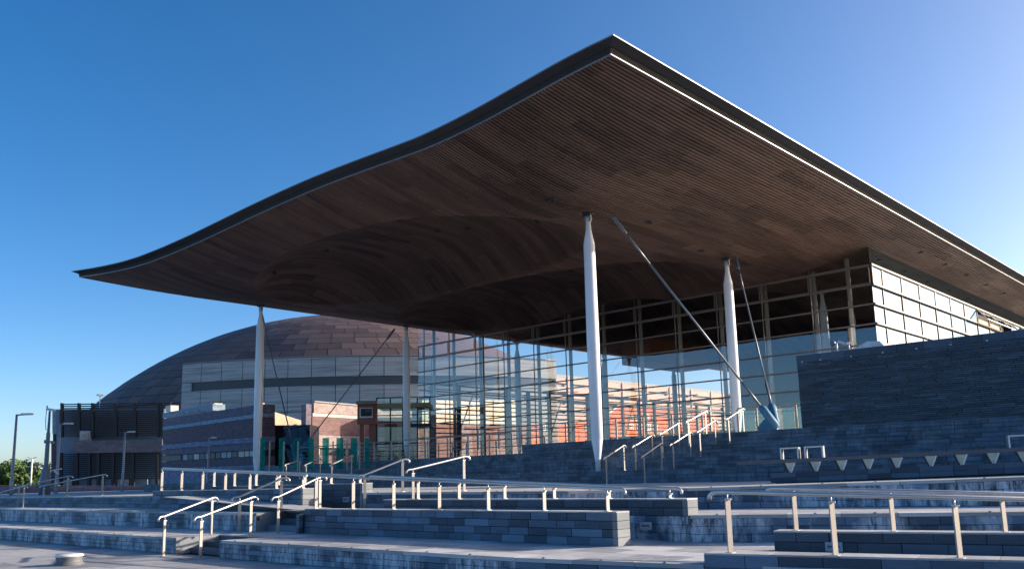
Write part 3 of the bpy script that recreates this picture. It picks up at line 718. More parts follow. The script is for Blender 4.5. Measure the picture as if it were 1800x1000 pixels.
# joint lines running across (battens gap) : thin dark grooves seen as seams
# fascia swept round the perimeter
def edge_z(x, y): return zsf(min(max(x, XFR), XBK), min(max(y, Y0), Y1))
per = []
yy = list(np.linspace(Y1, Y0, 90)); xx = list(np.linspace(XFR, XBK, 60))
def sweep(prof, mat, name):
    """prof (outward, dz) closed polygon, swept along far side, front, near side with mitred corners"""
    path = []
    for x in xx[::-1]: path.append((x, Y1, (0, .15)))
    path[-1] = (XFR, Y1, (-1, .15))
    for y in yy[1:-1]: path.append((XFR, y, (-1, 0)))
    path.append((XFR, Y0, (-1, -1)))
    for x in xx[1:]: path.append((x, Y0, (0, -1)))
    mb = MB(); n = len(prof)
    for (x, y, d) in path:
        z = edge_z(x, y)
        for (o_, dz) in prof: mb.v.append((x+d[0]*o_, y+d[1]*o_, z+dz))
    for a in range(len(path)-1):
        for b in range(n): i = a*n; mb.f.append((i+b, i+(b+1) % n, i+n+(b+1) % n, i+n+b))
    mb.f.append(tuple(range(n))); mb.f.append(tuple((len(path)-1)*n+b for b in range(n))[::-1])
    return mb.build(name, mat, bld)
sweep([(.0, -.02), (.05, -.02), (.05, .018), (.0, .018)], M_FASE, 'lower_edge_trim')
sweep([(.02, .019), (.045, .019), (.09, .20), (.02, .20)], M_FASL, 'fascia_panel')
sweep([(.02, .201), (.14, .201), (.48, .29), (.48, .305), (.02, .36)], M_FASC, 'fascia_lip')
sweep([(.481, .278), (.505, .278), (.505, .318), (.481, .318)], M_FASE, 'upper_edge_trim')
ys = np.linspace(Y0, Y1, 90); n_ = len(ys); m_ = len(xs[::2])
# roof sheet: keeps to the edge height at the rim
mb = MB()
for x in xs[::2]:
    for y in ys:
        e = edge_z(XFR, y) if x < 40 else 14.5; t_ = min(1, (x-XFR)/12)
        z = e*(1-t_)+max(e, 14.4+1.4*math.sin(PI*(y-Y0)/(Y1-Y0)))*t_
        if x > 26: z = max(z, zsf(x, y)+.3)
        mb.v.append((x, y, z+.34))
for a in range(m_-1):
    for b in range(n_-1): i = a*n_+b; mb.f.append((i, i+1, i+n_+1, i+n_))
mb.build('roof_sheet', M_ROOF, bld)
# downlights in the soffit
def dl(px, py, z=13.0):
    p = onz(px, py, z); z_ = zsf(p.x, p.y)
    for _ in range(6): p = onz(px, py, z_); z_ = zsf(p.x, p.y)
    lathe([(.19, .05), (.19, -.03), (.15, -.035), (.14, .0), (.02, .02)], (p.x, p.y, z_), 14).build('downlight', M_DARK, bld)
for q in [(968, 353), (1140, 391), (1232, 441), (1307, 464), (572, 496), (480, 480), (824, 454), (770, 466), (947, 390), (1005, 515), (823, 537)]: dl(*q)
for x in (53, 57.5, 62, 66.5, 71): lathe([(.19, .05), (.19, -.03), (.02, -.03)], (x, 16.2, zsf(x, 16.2)), 12).build('downlight', M_DARK, bld)

# columns
def column(x, y, z0, full=True):
    zt = min(12.5, zsf(x, y)-.02); sh0 = z0+1.29
    prof = [(.105, z0), (.105, z0+.42), (.118, z0+.43), (.118, z0+.47), (.24, sh0), (.238, sh0+.015), (.243, sh0+.03), (.262, (sh0+11.2)/2), (.240, 11.18), (.235, 11.2), (.240, 11.22), (.115, zt-.62), (.11, zt-.5), (.10, zt-.1)]
    c = lathe([(r, z) for r, z in prof], (x, y, 0), 28).build('column', M_COL, bld)
    MB().box((x-.05, y-.16, zt-.28), (x+.05, y+.16, zt+.02)).build('pin_plate', M_POLE, c)
    lathe([(.24, zt-.01), (.24, zt+.08), (.02, zt+.08)], (x, y, 0), 20).build('head_plate', M_DARK, c)
    return c
column(28.35, 21.87, 1.73); column(28.28, 47.84, 1.73); column(40.04, 21.87, 3.0); column(40.0, 47.8, 3.0)
for x in (51.75, 63.45, 75.1, 86.8):
    for y in (21.87, 47.8): column(x, y, 3.0)
# tie rods
def tie(a, b, r=.045):
    a = Vector(a); b = Vector(b); d = (b-a).normalized(); L = (b-a).length
    o = MB().tube([a+d*.9, a+d*2.6], r*1.0, 10).tube([a+d*2.6, a+d*(L-2.4)], r, 10).tube([a+d*(L-2.4), a+d*(L-1.0)], r*1.2, 10).build('tie_rod', M_TIE, bld)
    MB().tube([a, a+d*.15, a+d*.8, a+d*1.0], [.05, .085, .085, .05], 12).build('rod_socket', M_TIE, o)
    MB().tube([b-d*1.15, b-d*1.0, b-d*.12, b], [.07, .17, .17, .10], 12).build('rod_socket', M_ANCH, o)
an1 = (34.2, 16.85, 3.35); an2 = (34.2, 52.8, 3.35)
tie((28.75, 20.9, 12.35), an1); tie((39.6, 21.1, 12.45), (34.3, 16.95, 3.5))
tie((28.75, 48.6, 12.3), an2, .04); tie((39.6, 48.6, 12.4), (34.3, 52.7, 3.5), .04)
for an in (an1, an2):
    sgn = 1 if an is an1 else -1
    MB().extr([(an[0]-.06, an[1]-.05*sgn, 2.7), (an[0]-.06, an[1]+.85*sgn, 2.7), (an[0]-.06, an[1]+.85*sgn, 3.45), (an[0]-.06, an[1]+.45*sgn, 3.8), (an[0]-.06, an[1]-.0*sgn, 3.4)], (0, 0, 0), (.14, 0, 0)).build('anchor_plate', M_ANCH, bld)

# facade -----------------------------------------------------------------------------
FX, FYR, FYL, FXB = 48.0, 17.4, 55.8, 100.0
LZ = [12.72-1.105*k for k in range(9)]      # transoms L1..L9
FL = 3.1
posts_y = [18.9]+[20.95+3.1*k for k in range(11)]+[54.4]
brk = [FYR]+[20.95+3.1*k for k in range(12)]; brk = [b for b in brk if b < FYL-.5]+[FYL]
def pane(a, b, z0, z1, mat, n, parent=bld, tilt=.004):
    # slightly uneven pane (thin box)
    a = Vector((a[0], a[1], 0)); b = Vector((b[0], b[1], 0)); d = (b-a); L = d.length; d.normalize(); nn = Vector((n[0], n[1], random.uniform(-tilt, tilt))).normalized()
    d2 = (d+nn*random.uniform(-tilt, tilt)).normalized(); upv = nn.cross(d2).normalized()
    c = (a+b)/2+Vector((0, 0, (z0+z1)/2)); return MB().obox(c, d2, nn, upv, L/2-.012, .006, (z1-z0)/2-.012).build('glass_pane', mat, parent)
for i in range(len(brk)-1):
    a, b = brk[i], brk[i+1]
    zz = [FL]+[z for z in LZ[::-1]]
    for k in range(len(zz)-1):
        if k == len(zz)-2: continue      # window row handled below
        pane((FX, a), (FX, b), zz[k], zz[k+1], M_GLF, (-1, 0))
    # top row: opening lights in frames
    f = MB()
    for (y0, y1) in ((a+.06, b-.06),):
        z0, z1 = LZ[1]+.07, LZ[0]-.05; t = .05
        f.box((FX-.07, y0, z0), (FX-.01, y1, z0+t)); f.box((FX-.07, y0, z1-t), (FX-.01, y1, z1)); f.box((FX-.07, y0, z0+t), (FX-.01, y0+t, z1-t)); f.box((FX-.07, y1-t, z0+t), (FX-.01, y1, z1-t))
    wf = f.build('window_frame', M_TRANS, bld); g = MB().box((FX-.045, y0+t, z0+t), (FX-.035, y1-t, z1-t)).build('pane', M_GLF, wf)
    zt = min(zsf(FX, a), zsf(FX, b))
    mb = MB(); q = 6
    for s in range(q):
        ya = a+(b-a)*s/q+(.012 if s == 0 else 0); yb = a+(b-a)*(s+1)/q-(.012 if s == q-1 else 0)
        mb.quad((FX, ya, LZ[0]+.04), (FX, yb, LZ[0]+.04), (FX, yb, zsf(FX, yb)+.02), (FX, ya, zsf(FX, ya)+.02))
    mb.build('glass_pane', M_GLF, bld)
for z in LZ:
    MB().box((FX-.13, FYR-.13, z-.035), (FX+.03, FYL+.05, z+.035)).build('transom', M_TRANS, bld)
for y in posts_y:
    MB().tube([(FX+.55, y, FL), (FX+.55, y, zsf(FX+.5, y)+.05)], .13, 12).build('facade_post', M_MULL, bld)
for y in brk[1:-1]:
    MB().box((FX-.02, y-.02, FL), (FX+.06, y+.02, zsf(FX, y)+.02)).build('mullion', M_TRANS, bld)
# outside pole near the left end
MB().tube([(47.2, onx(851, 700, 47.2).y, FL), (47.2, onx(851, 700, 47.2).y, zsf(47.2, 48.3))], .075, 10).build('service_pole', M_VSUP, bld)
# side facade (y = FYR) and far side (y = FYL)
sx = [FX, 49.55]+[49.55+3.05*k for k in range(1, 17)]
for i in range(len(sx)-1):
    a, b = sx[i], sx[i+1]
    zz = [FL]+LZ[::-1]
    for k in range(len(zz)-1):
        if k == len(zz)-2: continue
        pane((a, FYR), (b, FYR), zz[k], zz[k+1], M_GLS, (0, -1))
    opened = i in (7, 8, 9, 11, 12, 14, 15)
    z0, z1 = LZ[1]+.05, LZ[0]-.04; t = .07; ang = math.radians(38) if opened else 0
    h = z1-z0; dz, dy = -h*math.cos(ang), -h*math.sin(ang); topz = z1
    f = MB(); A = Vector((a+.05, FYR-.06, topz)); B = Vector((b-.05, FYR-.06, topz)); Dn = Vector((0, dy, dz))
    f.beam(A, B, t, .05); f.beam(A+Dn, B+Dn, t, .05); f.beam(A, A+Dn, t, .05, (1, 0, 0)); f.beam(B, B+Dn, t, .05, (1, 0, 0))
    wf = f.build('opening_window', M_WHITE if i in (3, 4) or opened else M_TRANS, bld)
    MB().quad(A+Vector((.03, 0, 0)), B-Vector((.03, 0, 0)), B+Dn-Vector((.03, 0, 0)), A+Dn+Vector((.03, 0, 0))).build('pane', M_GLS if not opened else M_GLF, wf)
    if opened: MB().box((a+.0, FYR+.5, z0), (b, FYR+.55, z1)).build('blind', M_INT, wf)
    mb = MB(); q = 4
    for s in range(q):
        xa = a+(b-a)*s/q; xb = a+(b-a)*(s+1)/q
        mb.quad((xa, FYR, LZ[0]+.04), (xb, FYR, LZ[0]+.04), (xb, FYR, zsf(xb, FYR)+.02), (xa, FYR, zsf(xa, FYR)+.02))
    mb.build('glass_pane', M_GLS, bld)
    if i: MB().box((a-.03, FYR-.05, FL), (a+.03, FYR+.03, LZ[0])).build('mullion', M_TRS, bld)
    for k in range(9):
        if k == 8: break
for z in LZ[:8]:
    MB().box((FX-.13, FYR-.16, z-.05), (FXB, FYR-.02, z+.05)).build('transom', M_TRS, bld)
# far side glazing: posts, brackets, glass louvre blades
for i in range(17):
    x = 49.5+3.05*i
    mb = MB().box((x-.14, FYL-.25, FL), (x+.14, FYL+.05, 9.6))
    for k in range(13): mb.box((x-.25, FYL+.05, 4.2+.42*k), (x+.05, FYL+.22, 4.30+.42*k))
    mb.build('louvre_post', M_DARK if i % 3 else M_TRANS, bld)
for k in range(3, 13):
    z = 4.2+.42*k
    MB().obox((77, FYL+.3, z+.02), (1, 0, 0), (0, 1, -.55), (0, .55, 1), 27, .085, .008).build('louvre_blade', M_INT, bld)
for z in (9.6, 9.0): MB().box((48, FYL-.3, z-.07), (104, FYL-.1, z+.07)).build('trellis_beam', M_DARK, bld)
for i in range(9):
    x = 51+6.1*i; MB().beam((x, FYL-.2, 9.6), (x+3, FYL-5, 10.1), .12, .12).beam((x, FYL-.2, 9.6), (x+6, FYL-.2, 10.0), .08, .08).build('trellis_brace', M_DARK, bld)
    if i % 2 == 0: MB().beam((x, FYL-.5, 3.2), (x+3.0, FYL-.5, 9.0), .07, .07).build('cross_brace', M_TIE, bld)
MB().box((FX+.05, FYR+.05, 2.6), (FXB, FYL-.1, FL-.002)).build('hall_floor', M_FLOOR, bld)
# inner block and cedar drum
MB().box((62, 18.5, FL), (99, 33.5, 10.2)).build('inner_wall', M_INT, bld)
RP = ond(1186, 630, 78); MB().box((RP.x-6, RP.y-1.5, RP.z-.9), (RP.x+3, RP.y+1.5, 12.9)).build('cedar_casing', M_INR, bld)
MB().box((60, 24.5, FL), (60.25, 45, 4.7)).build('reception_screen', M_INR, bld)
MB().box((99, 17.5, FL), (99.3, 34, 12.4)).build('back_wall', M_INT, bld)

# entrance kiosk (glazed draught lobby) left of the facade
k0 = ond(628, 800, 66); k1 = ond(756, 800, 66)
lob = empty('glass_lobby', (k0.x, k0.y, 3.0), 'glazed entrance lobby with red panels and an ochre beam left of the hall', 'lobby')
def kp(px, py, D=66): return ond(px, py, D)
xr = (kp(756, 750)-kp(662, 750)); xr.z = 0; xr.normalize(); fb = Vector((fw.x, fw.y, 0)).normalized()
def kbox(px0, px1, py0, py1, D, dep, mat, name, parent=lob, out=0):
    a = kp(px0, py1, D); b = kp(px1, py1, D); zt = kp((px0+px1)/2, py0, D).z; zb = kp((px0+px1)/2, py1, D).z
    c = (a+b)/2+fb*(dep/2-out); w_ = (b-a); w_.z = 0
    return MB().obox((c.x, c.y, (zt+zb)/2), w_, fb, (0, 0, 1), w_.length/2, dep/2, (zt-zb)/2).build(name, mat, parent)
kbox(662, 754, 708, 716, 66, 3, M_YEL, 'ochre_beam')
kbox(628, 661, 710, 745, 66.2, .3, M_REDW, 'red_panel'); kbox(632, 640, 745, 812, 66.2, .3, M_REDW, 'red_panel'); kbox(648, 661, 745, 812, 66.2, .3, M_REDW, 'red_panel')
kbox(626, 663, 704, 710, 66, 4, M_TRANS, 'roof_slab'); kbox(676, 699, 744, 812, 67.5, .3, M_REDW, 'red_panel'); kbox(719, 758, 744, 749, 66, 3, M_DARK, 'canopy_beam')
for px in (662, 686, 708, 734, 756): kbox(px-1.2, px+1.2, 697, 812, 66.1, .12, M_DARK, 'steel_post')
for py in (697, 728, 740, 778): kbox(662, 758, py, py+1.6, 66.05, .08, M_DARK, 'steel_rail')
for (u0, u1) in ((664, 685), (688, 707), (710, 733), (736, 755)):
    for (v0, v1) in ((699, 707), (717, 727), (729.5, 740), (750, 777), (780, 812)): kbox(u0, u1, v0, v1, 66.2, .02, M_GLB, 'glass_pane')
kbox(632, 655, 716, 734, 66.0, .1, M_WHITE, 'window_surround'); kbox(634, 653, 717.5, 731, 65.9, .1, M_DARK, 'window_recess'); kbox(642, 651, 718.5, 724, 65.8, .05, M_INT, 'window_reflection')  # last panel is a blue reflection painted onto the dark window

# ------------------------------------------------------------------ plinth-top balustrades
def balustrade(label, pts, H, npost, glass, name='balustrade', zoff=0, cat='balustrade'):
    pts = [Vector(p) for p in pts]; t = empty(name, pts[0], label, cat)
    for a, b in zip(pts[:-1], pts[1:]):
        d = (b-a); L = d.length; d.normalize(); n = Vector((d.y, -d.x, 0))
        MB().tube([a+Vector((0, 0, H)), b+Vector((0, 0, H))], .03, 8).build('top_rail', M_POST, t)
        for k in range(npost+1):
            c = a+d*(L*k/npost); MB().obox(c+Vector((0, 0, H/2-.02)), d, n, (0, 0, 1), .05, .012, H/2-.02).build('post', M_POST, t)
        if glass:
            for k in range(npost):
                c = a+d*(L*(k+.5)/npost); MB().obox(c+Vector((0, 0, H*.47)), d, n, (0, 0, 1), L/npost/2-.07, .006, H*.43).build('glass_panel', glass, t)
        else:
            for z in (.2, .4, .6, .8): MB().tube([a+Vector((0, 0, H*z)), b+Vector((0, 0, H*z))], .008, 6).build('cable', M_STEEL, t)
    return t
balustrade('glass balustrade on the plinth beside the black wall', [(36.5, 19.9, ZU4), (36.5, 16.1, ZU4), (38.5, 15.9, ZU4)], 1.35, 4, M_GLB)
balustrade('steel cable balustrade along the plinth below the left columns', [(31.2, 48, ZU3), (31.4, 29.5, ZU3)], 1.1, 12, None)
balustrade('steel cable balustrade behind the middle column', [(33.5, 34, ZU4), (33.5, 20, ZU4)], 1.1, 9, None)
balustrade('rear steel balustrade in front of the glass hall doors', [(39.0, 54, 2.75), (39.0, 34, 2.75)], 1.15, 15, None)
# green glass screen
gsn = empty('green_glass_screen', (30.2, 60, 2.6), 'row of tall green tinted glass panels left of the brick wall', 'screen')
for (px, w_) in ((461, 9), (495, 11), (521, 12), (546, 10), (572, 11), (597, 12), (622, 11), (645, 8)):
    D = 47; a = ond(px-w_/2, 822, D); b = ond(px+w_/2, 822, D); zt = ond(px, 769, D).z; d = (b-a); d.z = 0
    MB().obox(((a+b)/2).to_2d().to_3d()+Vector((0, 0, (2.3+zt)/2)), d, fb, (0, 0, 1), d.length/2, .02, (zt-2.3)/2).build('green_panel', M_GREEN, gsn)
for px in (473, 498, 523, 585, 610, 632):
    a = ond(px, 830, 46.6); zt = ond(px, 775, 46.6).z; MB().obox((a.x, a.y, (2.2+zt)/2), rt0, fb, (0, 0, 1), .035, .02, (zt-2.2)/2).build('screen_post', M_POST, gsn)
# small rails below it
for i, (pa, pb, lab) in enumerate((((538, 832), (563, 812), 'small rail below the green glass, left of a pair'), ((583, 832), (618, 806), 'small rail below the green glass, right of a pair'), ((503, 832), (527, 815), 'small rail right beside the left column foot'))):
    D = 40; a = ond(*pa, D); b = ond(*pb, D+2)
    hand_rail(lab, [a+Vector((0, 0, .9)) if False else ond(pa[0], pa[1]-16, D), ond(pb[0], pb[1]-6, D+2)], [(a.x, a.y, a.z-.3, ond(pa[0], pa[1]-16, D).z), (b.x, b.y, b.z-.7, ond(pb[0], pb[1]-6, D+2).z)], r=.03, pw=.08, group='thin rails below the green glass')

# ------------------------------------------------------------------ black slate wall at the right
WX = 31.3
wl = empty('slate_wall', (WX, 13, ZU4), 'tall dark slate wall of thin courses at the right, steps below it', 'wall')
ya = onx(1405, 690, WX).y; wt = onx(1405, 625, WX).z
MB().box((WX+.1, -14, 2.5), (WX+.9, ya-.1, wt-.06)).build('wall_core', M_CORE, wl)
rows = 36
clad(wl, (WX, ya), (WX, -14), ZU4-.05, wt-.28, rows, .75, M_SLT, .1, joined=True, name='slate_courses', proud=.022)
clad(wl, (WX+2.0, ya), (WX, ya), ZU4-.05, wt-.28, rows, .6, M_SLT, .1, joined=True, name='end_courses', proud=.015) if False else None
MB().box((WX+.1, ya-.1, ZU4-.1), (WX+.9, ya, wt-.28)).build('wall_end', M_SLT, wl)
for k in range(30):
    y1_ = ya-.93*k; MB().box((WX-.02, y1_-.922, wt-.275), (WX+.92, y1_, wt-random.uniform(0, .004))).build('coping_stone', M_SLD, wl)
for px in (1410, 1442, 1496, 1552, 1611, 1671, 1735):
    p = onx(px, 636-(px-1410)*.115, WX-.02); lathe([(.03, -.03), (.038, 0), (.03, .03), (.01, .035)], p, 10).build('marker_stud', M_LAMPH, wl)
# cameras and floodlights on the wall
cm = empty('camera_cluster', onx(1478, 612, WX+.5), 'cluster of grey security cameras and floodlight on the dark wall', 'security camera')
c0 = onx(1480, 607, WX+.5)
MB().tube([c0+Vector((0, .2, -.25)), c0+Vector((0, .2, .12))], .035).build('bracket', M_LAMPH, cm)
lathe([(.02, .0), (.08, .02), (.11, .09), (.10, .17), (.04, .21)], c0+Vector((0, .34, .0)), 16).build('dome_camera', M_POLE, cm)
MB().beam(c0+Vector((-.1, .1, .16)), c0+Vector((.06, -.12, .05)), .08, .07).build('camera_body', M_LAMPH, cm)
MB().beam(c0+Vector((-.12, -.22, .03)), c0+Vector((.08, -.36, .07)), .09, .08).build('camera_body', M_LAMPH, cm)
MB().tube([c0+Vector((0, -.26, -.25)), c0+Vector((0, -.26, .05))], .025).build('bracket', M_LAMPH, cm)
hb = empty('roof_hatch', ond(1530, 612, 47), 'low pale pitched housing on top of the dark wall', 'housing')
q = onx(1530, 612, WX+.1)
MB().extr([(q.x, q.y+.7, wt), (q.x, q.y-.5, wt), (q.x, q.y-.35, wt+.2), (q.x, q.y+.1, wt+.24)], (0, 0, 0), (.7, 0, 0)).build('housing_body', M_LAMPH, hb)

# ------------------------------------------------------------------ long bench on V supports
bA = ond(1355, 848, 21.0); bB = ond(1800, 834, 18.9); zA, zB = 1.29, 1.36; bA.z = bB.z = 0
bd = (bB-bA).normalized(); bn = Vector((bd.y, -bd.x, 0)); b0 = (bB-bA).length; bL = b0*1.5
def bz(s, off): return zA+(zB-zA)*s/b0+off+.006*s/b0*6
def slope_box(s0, s1, n0, n1, o0, o1, mat, name, parent):
    mb = MB()
    for o_ in (o0, o1):
        for (s_, n_) in ((s0, n0), (s1, n0), (s1, n1), (s0, n1)):
            c = bA+bd*s_-bn*n_; mb.v.append((c.x, c.y, bz(s_, o_)))
    mb.f = [(0, 3, 2, 1), (4, 5, 6, 7), (0, 1, 5, 4), (1, 2, 6, 5), (2, 3, 7, 6), (3, 0, 4, 7)]
    return mb.build(name, mat, parent)
pw = empty('bench_plinth', (bA.x, bA.y, zA), 'low dark slate plinth under the long bench', 'wall')
slope_box(.1, bL, .1, .8, -.3, .215, M_CORE, 'wall_core', pw)
s_ = 0
while s_ < bL:
    l = random.choice((.5, .6, .7)); 
    for r_ in range(2): slope_box(s_+.004, s_+l-.004, random.uniform(-.004, 0), .12, .118*r_+.003, .118*(r_+1)-.003, M_SLD, 'slate_block', pw)
    s_ += l
slope_box(0, bL, .115, .85, .216, .236, M_SLD, 'capping', pw)
bench = empty('bench', (bA.x, bA.y, zA+.24), 'long dark timber bench on pale V shaped supports', 'bench')
for k in range(3): slope_box(-.8, bL, .14+.15*k, .28+.15*k, .47, .555, M_TIMB, 'seat_board', bench)
def bs(px):
    o = bA-bn*.2; r = ray(px, 820); p = EYE+r*((bn.dot(o)-bn.dot(EYE))/bn.dot(r)); return (p-bA).dot(bd)
for px in (1388, 1433, 1479, 1526, 1576, 1636, 1690, 1746, 1800, 1860):
    s_ = bs(px); mb = MB()
    for n_ in (.18, .46):
        for ds, o_ in ((-.02, .236), (.03, .236), (.12, .468), (-.10, .468)):
            c = bA+bd*(s_+ds)-bn*n_; mb.v.append((c.x, c.y, bz(s_, o_)))
    mb.f += [(0, 1, 2, 3), (7, 6, 5, 4), (0, 4, 5, 1), (1, 5, 6, 2), (2, 6, 7, 3), (3, 7, 4, 0)]
    mb.build('support', M_VSUP, bench)
    for sg in (-1, 1):
        a_ = bA+bd*(s_+sg*.035)-bn*.16; b_ = bA+bd*(s_+sg*.135)-bn*.16; a_.z = bz(s_, .236); b_.z = bz(s_, .468)
        MB().beam(a_, b_, .035, .04, bn).build('side_blade', M_DARK if sg < 0 else M_STEEL, bench)
for px in (1390, 1433, 1797):
    s_ = bs(px); hw = .2
    for sg in (-1, 1): slope_box(s_+sg*hw-.018, s_+sg*hw+.018, .12, .56, .557, .80, M_STEEL, 'armrest_side', bench)
    slope_box(s_-hw-.02, s_+hw+.02, .12, .56, .802, .832, M_STEEL, 'armrest_top', bench)

# ------------------------------------------------------------------ plaza bollard
bl = onz(121, 992, 0); bo = empty('mooring_bollard', bl, 'squat iron bollard with a flat white cap on the plaza', 'bollard')
lathe([(.31, 0), (.30, .02), (.265, .06), (.25, .10), (.262, .15), (.262, .17)], bl, 24).build('body', M_BOLB, bo)
lathe([(.262, .171), (.285, .185), (.285, .20), (.255, .222), (.02, .228)], bl, 28).build('cap', M_BOLC, bo)

# ------------------------------------------------------------------ LEFT BACKGROUND
def on_facing(px, py, D): return ond(px, py, D)
# theatre: bronze shell of panels + ribbed slate drum
RT = rt0.copy(); FB = fb.copy()
def lat(u, w_, z): return Vector((0, 0, 0))+RT*u+FB*w_+Vector((0, 0, z))   # lateral, depth, height
th = empty('theatre_building', lat(-30, 190, Z3), 'large domed theatre with bronze panel shell and slate drum', 'building')
pc = (600-CX)/FPX*168; DC = 190
A_, Bd, C_ = 88.99, 44, 101.69; zc = -63.82; pc = -40.56
def shell(u, v):   # u lateral angle, v elevation angle
    return lat(pc+A_*math.sin(u)*math.cos(v), DC-Bd*math.cos(u)*math.cos(v), zc+C_*math.sin(v))
vs = [math.radians(40+48*k/26) for k in range(27)]
mb = MB(); nu, nv = 60, 30
for a in range(nv+1):
    for b in range(nu+1):
        v_ = math.radians(30+60*a/nv); u_ = math.radians(-90+180*b/nu); mb.v.append(tuple(shell(u_, v_)+FB*.25))
for a in range(nv):
    for b in range(nu):
        i = a*(nu+1)+b
        lo_ = 18.5-8*max(0, math.cos(math.radians(-90+180*b/nu)))**1.2
        if mb.v[i+nu+1][2] > lo_: mb.f.append((i, i+1, i+nu+2, i+nu+1)); mb.sm.append(len(mb.f)-1)
mb.build('shell', M_BRONZE, th)
cnt = 0; rest = MB()
for a in range(26):
    v0, v1 = vs[a], vs[a+1]; wid = 4.6
    n_p = max(8, int(PI*A_*math.cos((v0+v1)/2)/wid/1.0))
    for b in range(n_p):
        off = (a % 2)*.5; u0 = -PI/2+PI*(b+off)/n_p; u1 = -PI/2+PI*(b+1+off)/n_p
        um = (u0+u1)/2; pm = shell(um, (v0+v1)/2); vv = pm-EYE; px = CX+FPX*vv.dot(rt)/vv.dot(fw); py = CY-FPX*vv.dot(up)/vv.dot(fw)
        if px < 150 or px > 760 or um < -1.35 or um > 1.35: continue
        if py > 712 or pm.z < 18.8-8*max(0, math.cos(um))**1.2: continue
        g = .002; P_ = [shell(u0+g, v0+g*.5), shell(u1-g, v0+g*.5), shell(u1-g, v1-g*.5), shell(u0+g, v1-g*.5)]; nn = (P_[1]-P_[0]).cross(P_[3]-P_[0]).normalized()
        if nn.dot(FB) > 0: nn = -nn
        mb = MB(); pr = random.uniform(.03, .055); mb.v = [tuple(p+nn*pr) for p in P_]+[tuple(p-nn*.1) for p in P_]; mb.f = [(0, 1, 2, 3), (7, 6, 5, 4), (0, 4, 5, 1), (1, 5, 6, 2), (2, 6, 7, 3), (3, 7, 4, 0)]
        if cnt < 300: mb.build('roof_panel', M_BRONZE, th)
        else:
            i = len(rest.v); rest.v += mb.v; rest.f += [tuple(i+q for q in f) for f in mb.f]
        cnt += 1
if rest.v: rest.build('roof_panels', M_BRONZE, th)['kind'] = 'stuff'
# drum
DR = 62; dcx = (560-CX)/FPX*130; dcd = 130+DR
def drum(u, z, r=0): return lat(dcx+(DR+r)*math.sin(u), dcd-(DR+r)*math.cos(u), z)
def row(z0, z1, n, u0, u1, mat, name, r0=0, joint=.0016):
    for k in range(n):
        a = u0+(u1-u0)*k/n+joint/2; b = u0+(u1-u0)*(k+1)/n-joint/2; pr = random.uniform(0, .05)+r0
        P_ = [drum(a, z0+.04, pr), drum(b, z0+.04, pr), drum(b, z1-.04, pr), drum(a, z1-.04, pr)]; mb = MB()
        mb.v = [tuple(p) for p in P_]+[tuple(drum(q, z, -.2)) for q, z in ((a, z0), (b, z0), (b, z1), (a, z1))]
        mb.f = [(0, 1, 2, 3), (7, 6, 5, 4), (0, 4, 5, 1), (1, 5, 6, 2), (2, 6, 7, 3), (3, 7, 4, 0)]; mb.build(name, mat, th)
u0 = -math.asin(((560-308)/FPX*137)/DR); u1 = .62
zt_, zs1, zs0 = 20.2, 17.2, 15.9
row(zs1, zt_, 17, u0, u1, M_ZINC, 'slate_panel'); row(zs0, zs1, 1, u0, u0+.03, M_ZINC, 'slate_panel'); row(12.0, zs0, 17, u0, u1, M_ZINC, 'slate_panel'); row(8.0, 12.0, 17, u0, u1, M_ZINC, 'slate_panel'); row(1.2, 8.0, 10, u0, u1, M_ZINC, 'slate_panel')
n = 24
mb = MB()
for k in range(n+1):
    a = u0+(u1-u0)*k/n
    for z, r in ((zs0, -.22), (zs1, -.22)): mb.v.append(tuple(drum(a, z, r)))
for k in range(n): mb.f.append((2*k, 2*k+2, 2*k+3, 2*k+1))
mb.build('dark_slot', M_ZSLOT, th)
mb = MB(); mb.tube([drum(u0+(u1-u0)*k/n, zt_+.08, .05) for k in range(n+1)], .14, 6).build('metal_coping', M_FASE, th)
mb = MB()
for k in range(n+1):
    a = u0+(u1-u0)*k/n
    for z in (1.2, zt_-.05): mb.v.append(tuple(drum(a, z, -.25)))
for k in range(n): mb.f.append((2*k, 2*k+2, 2*k+3, 2*k+1))
e_ = drum(u0, 0, -.25); i = len(mb.v); mb.v += [(e_.x, e_.y, 1.2), (e_.x, e_.y, zt_), tuple(e_+FB*30+Vector((0, 0, zt_))), tuple(e_+FB*30+Vector((0, 0, 1.2)))]; mb.f.append((i, i+1, i+2, i+3))
mb.build('drum_core', M_ZSLOT, th)
# roof antenna bits
mb = MB(); q = ond(176, 694, 168); mb.box((q.x-.5, q.y-.5, q.z-.15), (q.x+.5, q.y+.5, q.z+.15)); mb.tube([q, q+Vector((0, 0, -3))], .1); mb.build('roof_vent', M_WHITE, th)

# louvred block at the far left
LD = 96
lb = empty('louvred_block', ond(190, 866, LD), 'black louvred office block with a slate band across its middle', 'building')
def fbox(px0, px1, py0, py1, D, dep, mat, name, parent, tiltpy=0, smooth=False):
    a = ond(px0, py1, D); b = ond(px1, py1+tiltpy, D); a2 = ond(px0, py0, D); b2 = ond(px1, py0+tiltpy, D)
    mb = MB(); mb.v = [tuple(a), tuple(b), tuple(b2), tuple(a2)]; mb.v += [tuple(Vector(v)+FB*dep) for v in mb.v[:4]]
    mb.f = [(0, 1, 2, 3), (7, 6, 5, 4), (0, 4, 5, 1), (1, 5, 6, 2), (2, 6, 7, 3), (3, 7, 4, 0)]; return mb.build(name, mat, parent)
fbox(99, 287, 719, 868, LD+1.2, 8, M_BLIND, 'inner_wall', lb, -1)
fbox(92, 106, 719, 762, LD+2, 8, M_ST1, 'side_wall', lb); fbox(90, 104, 775, 868, LD+2, 8, M_ST3, 'side_wall', lb)
fbox(93, 102, 762, 775, LD+3, 5, M_LOUV, 'side_recess', lb)
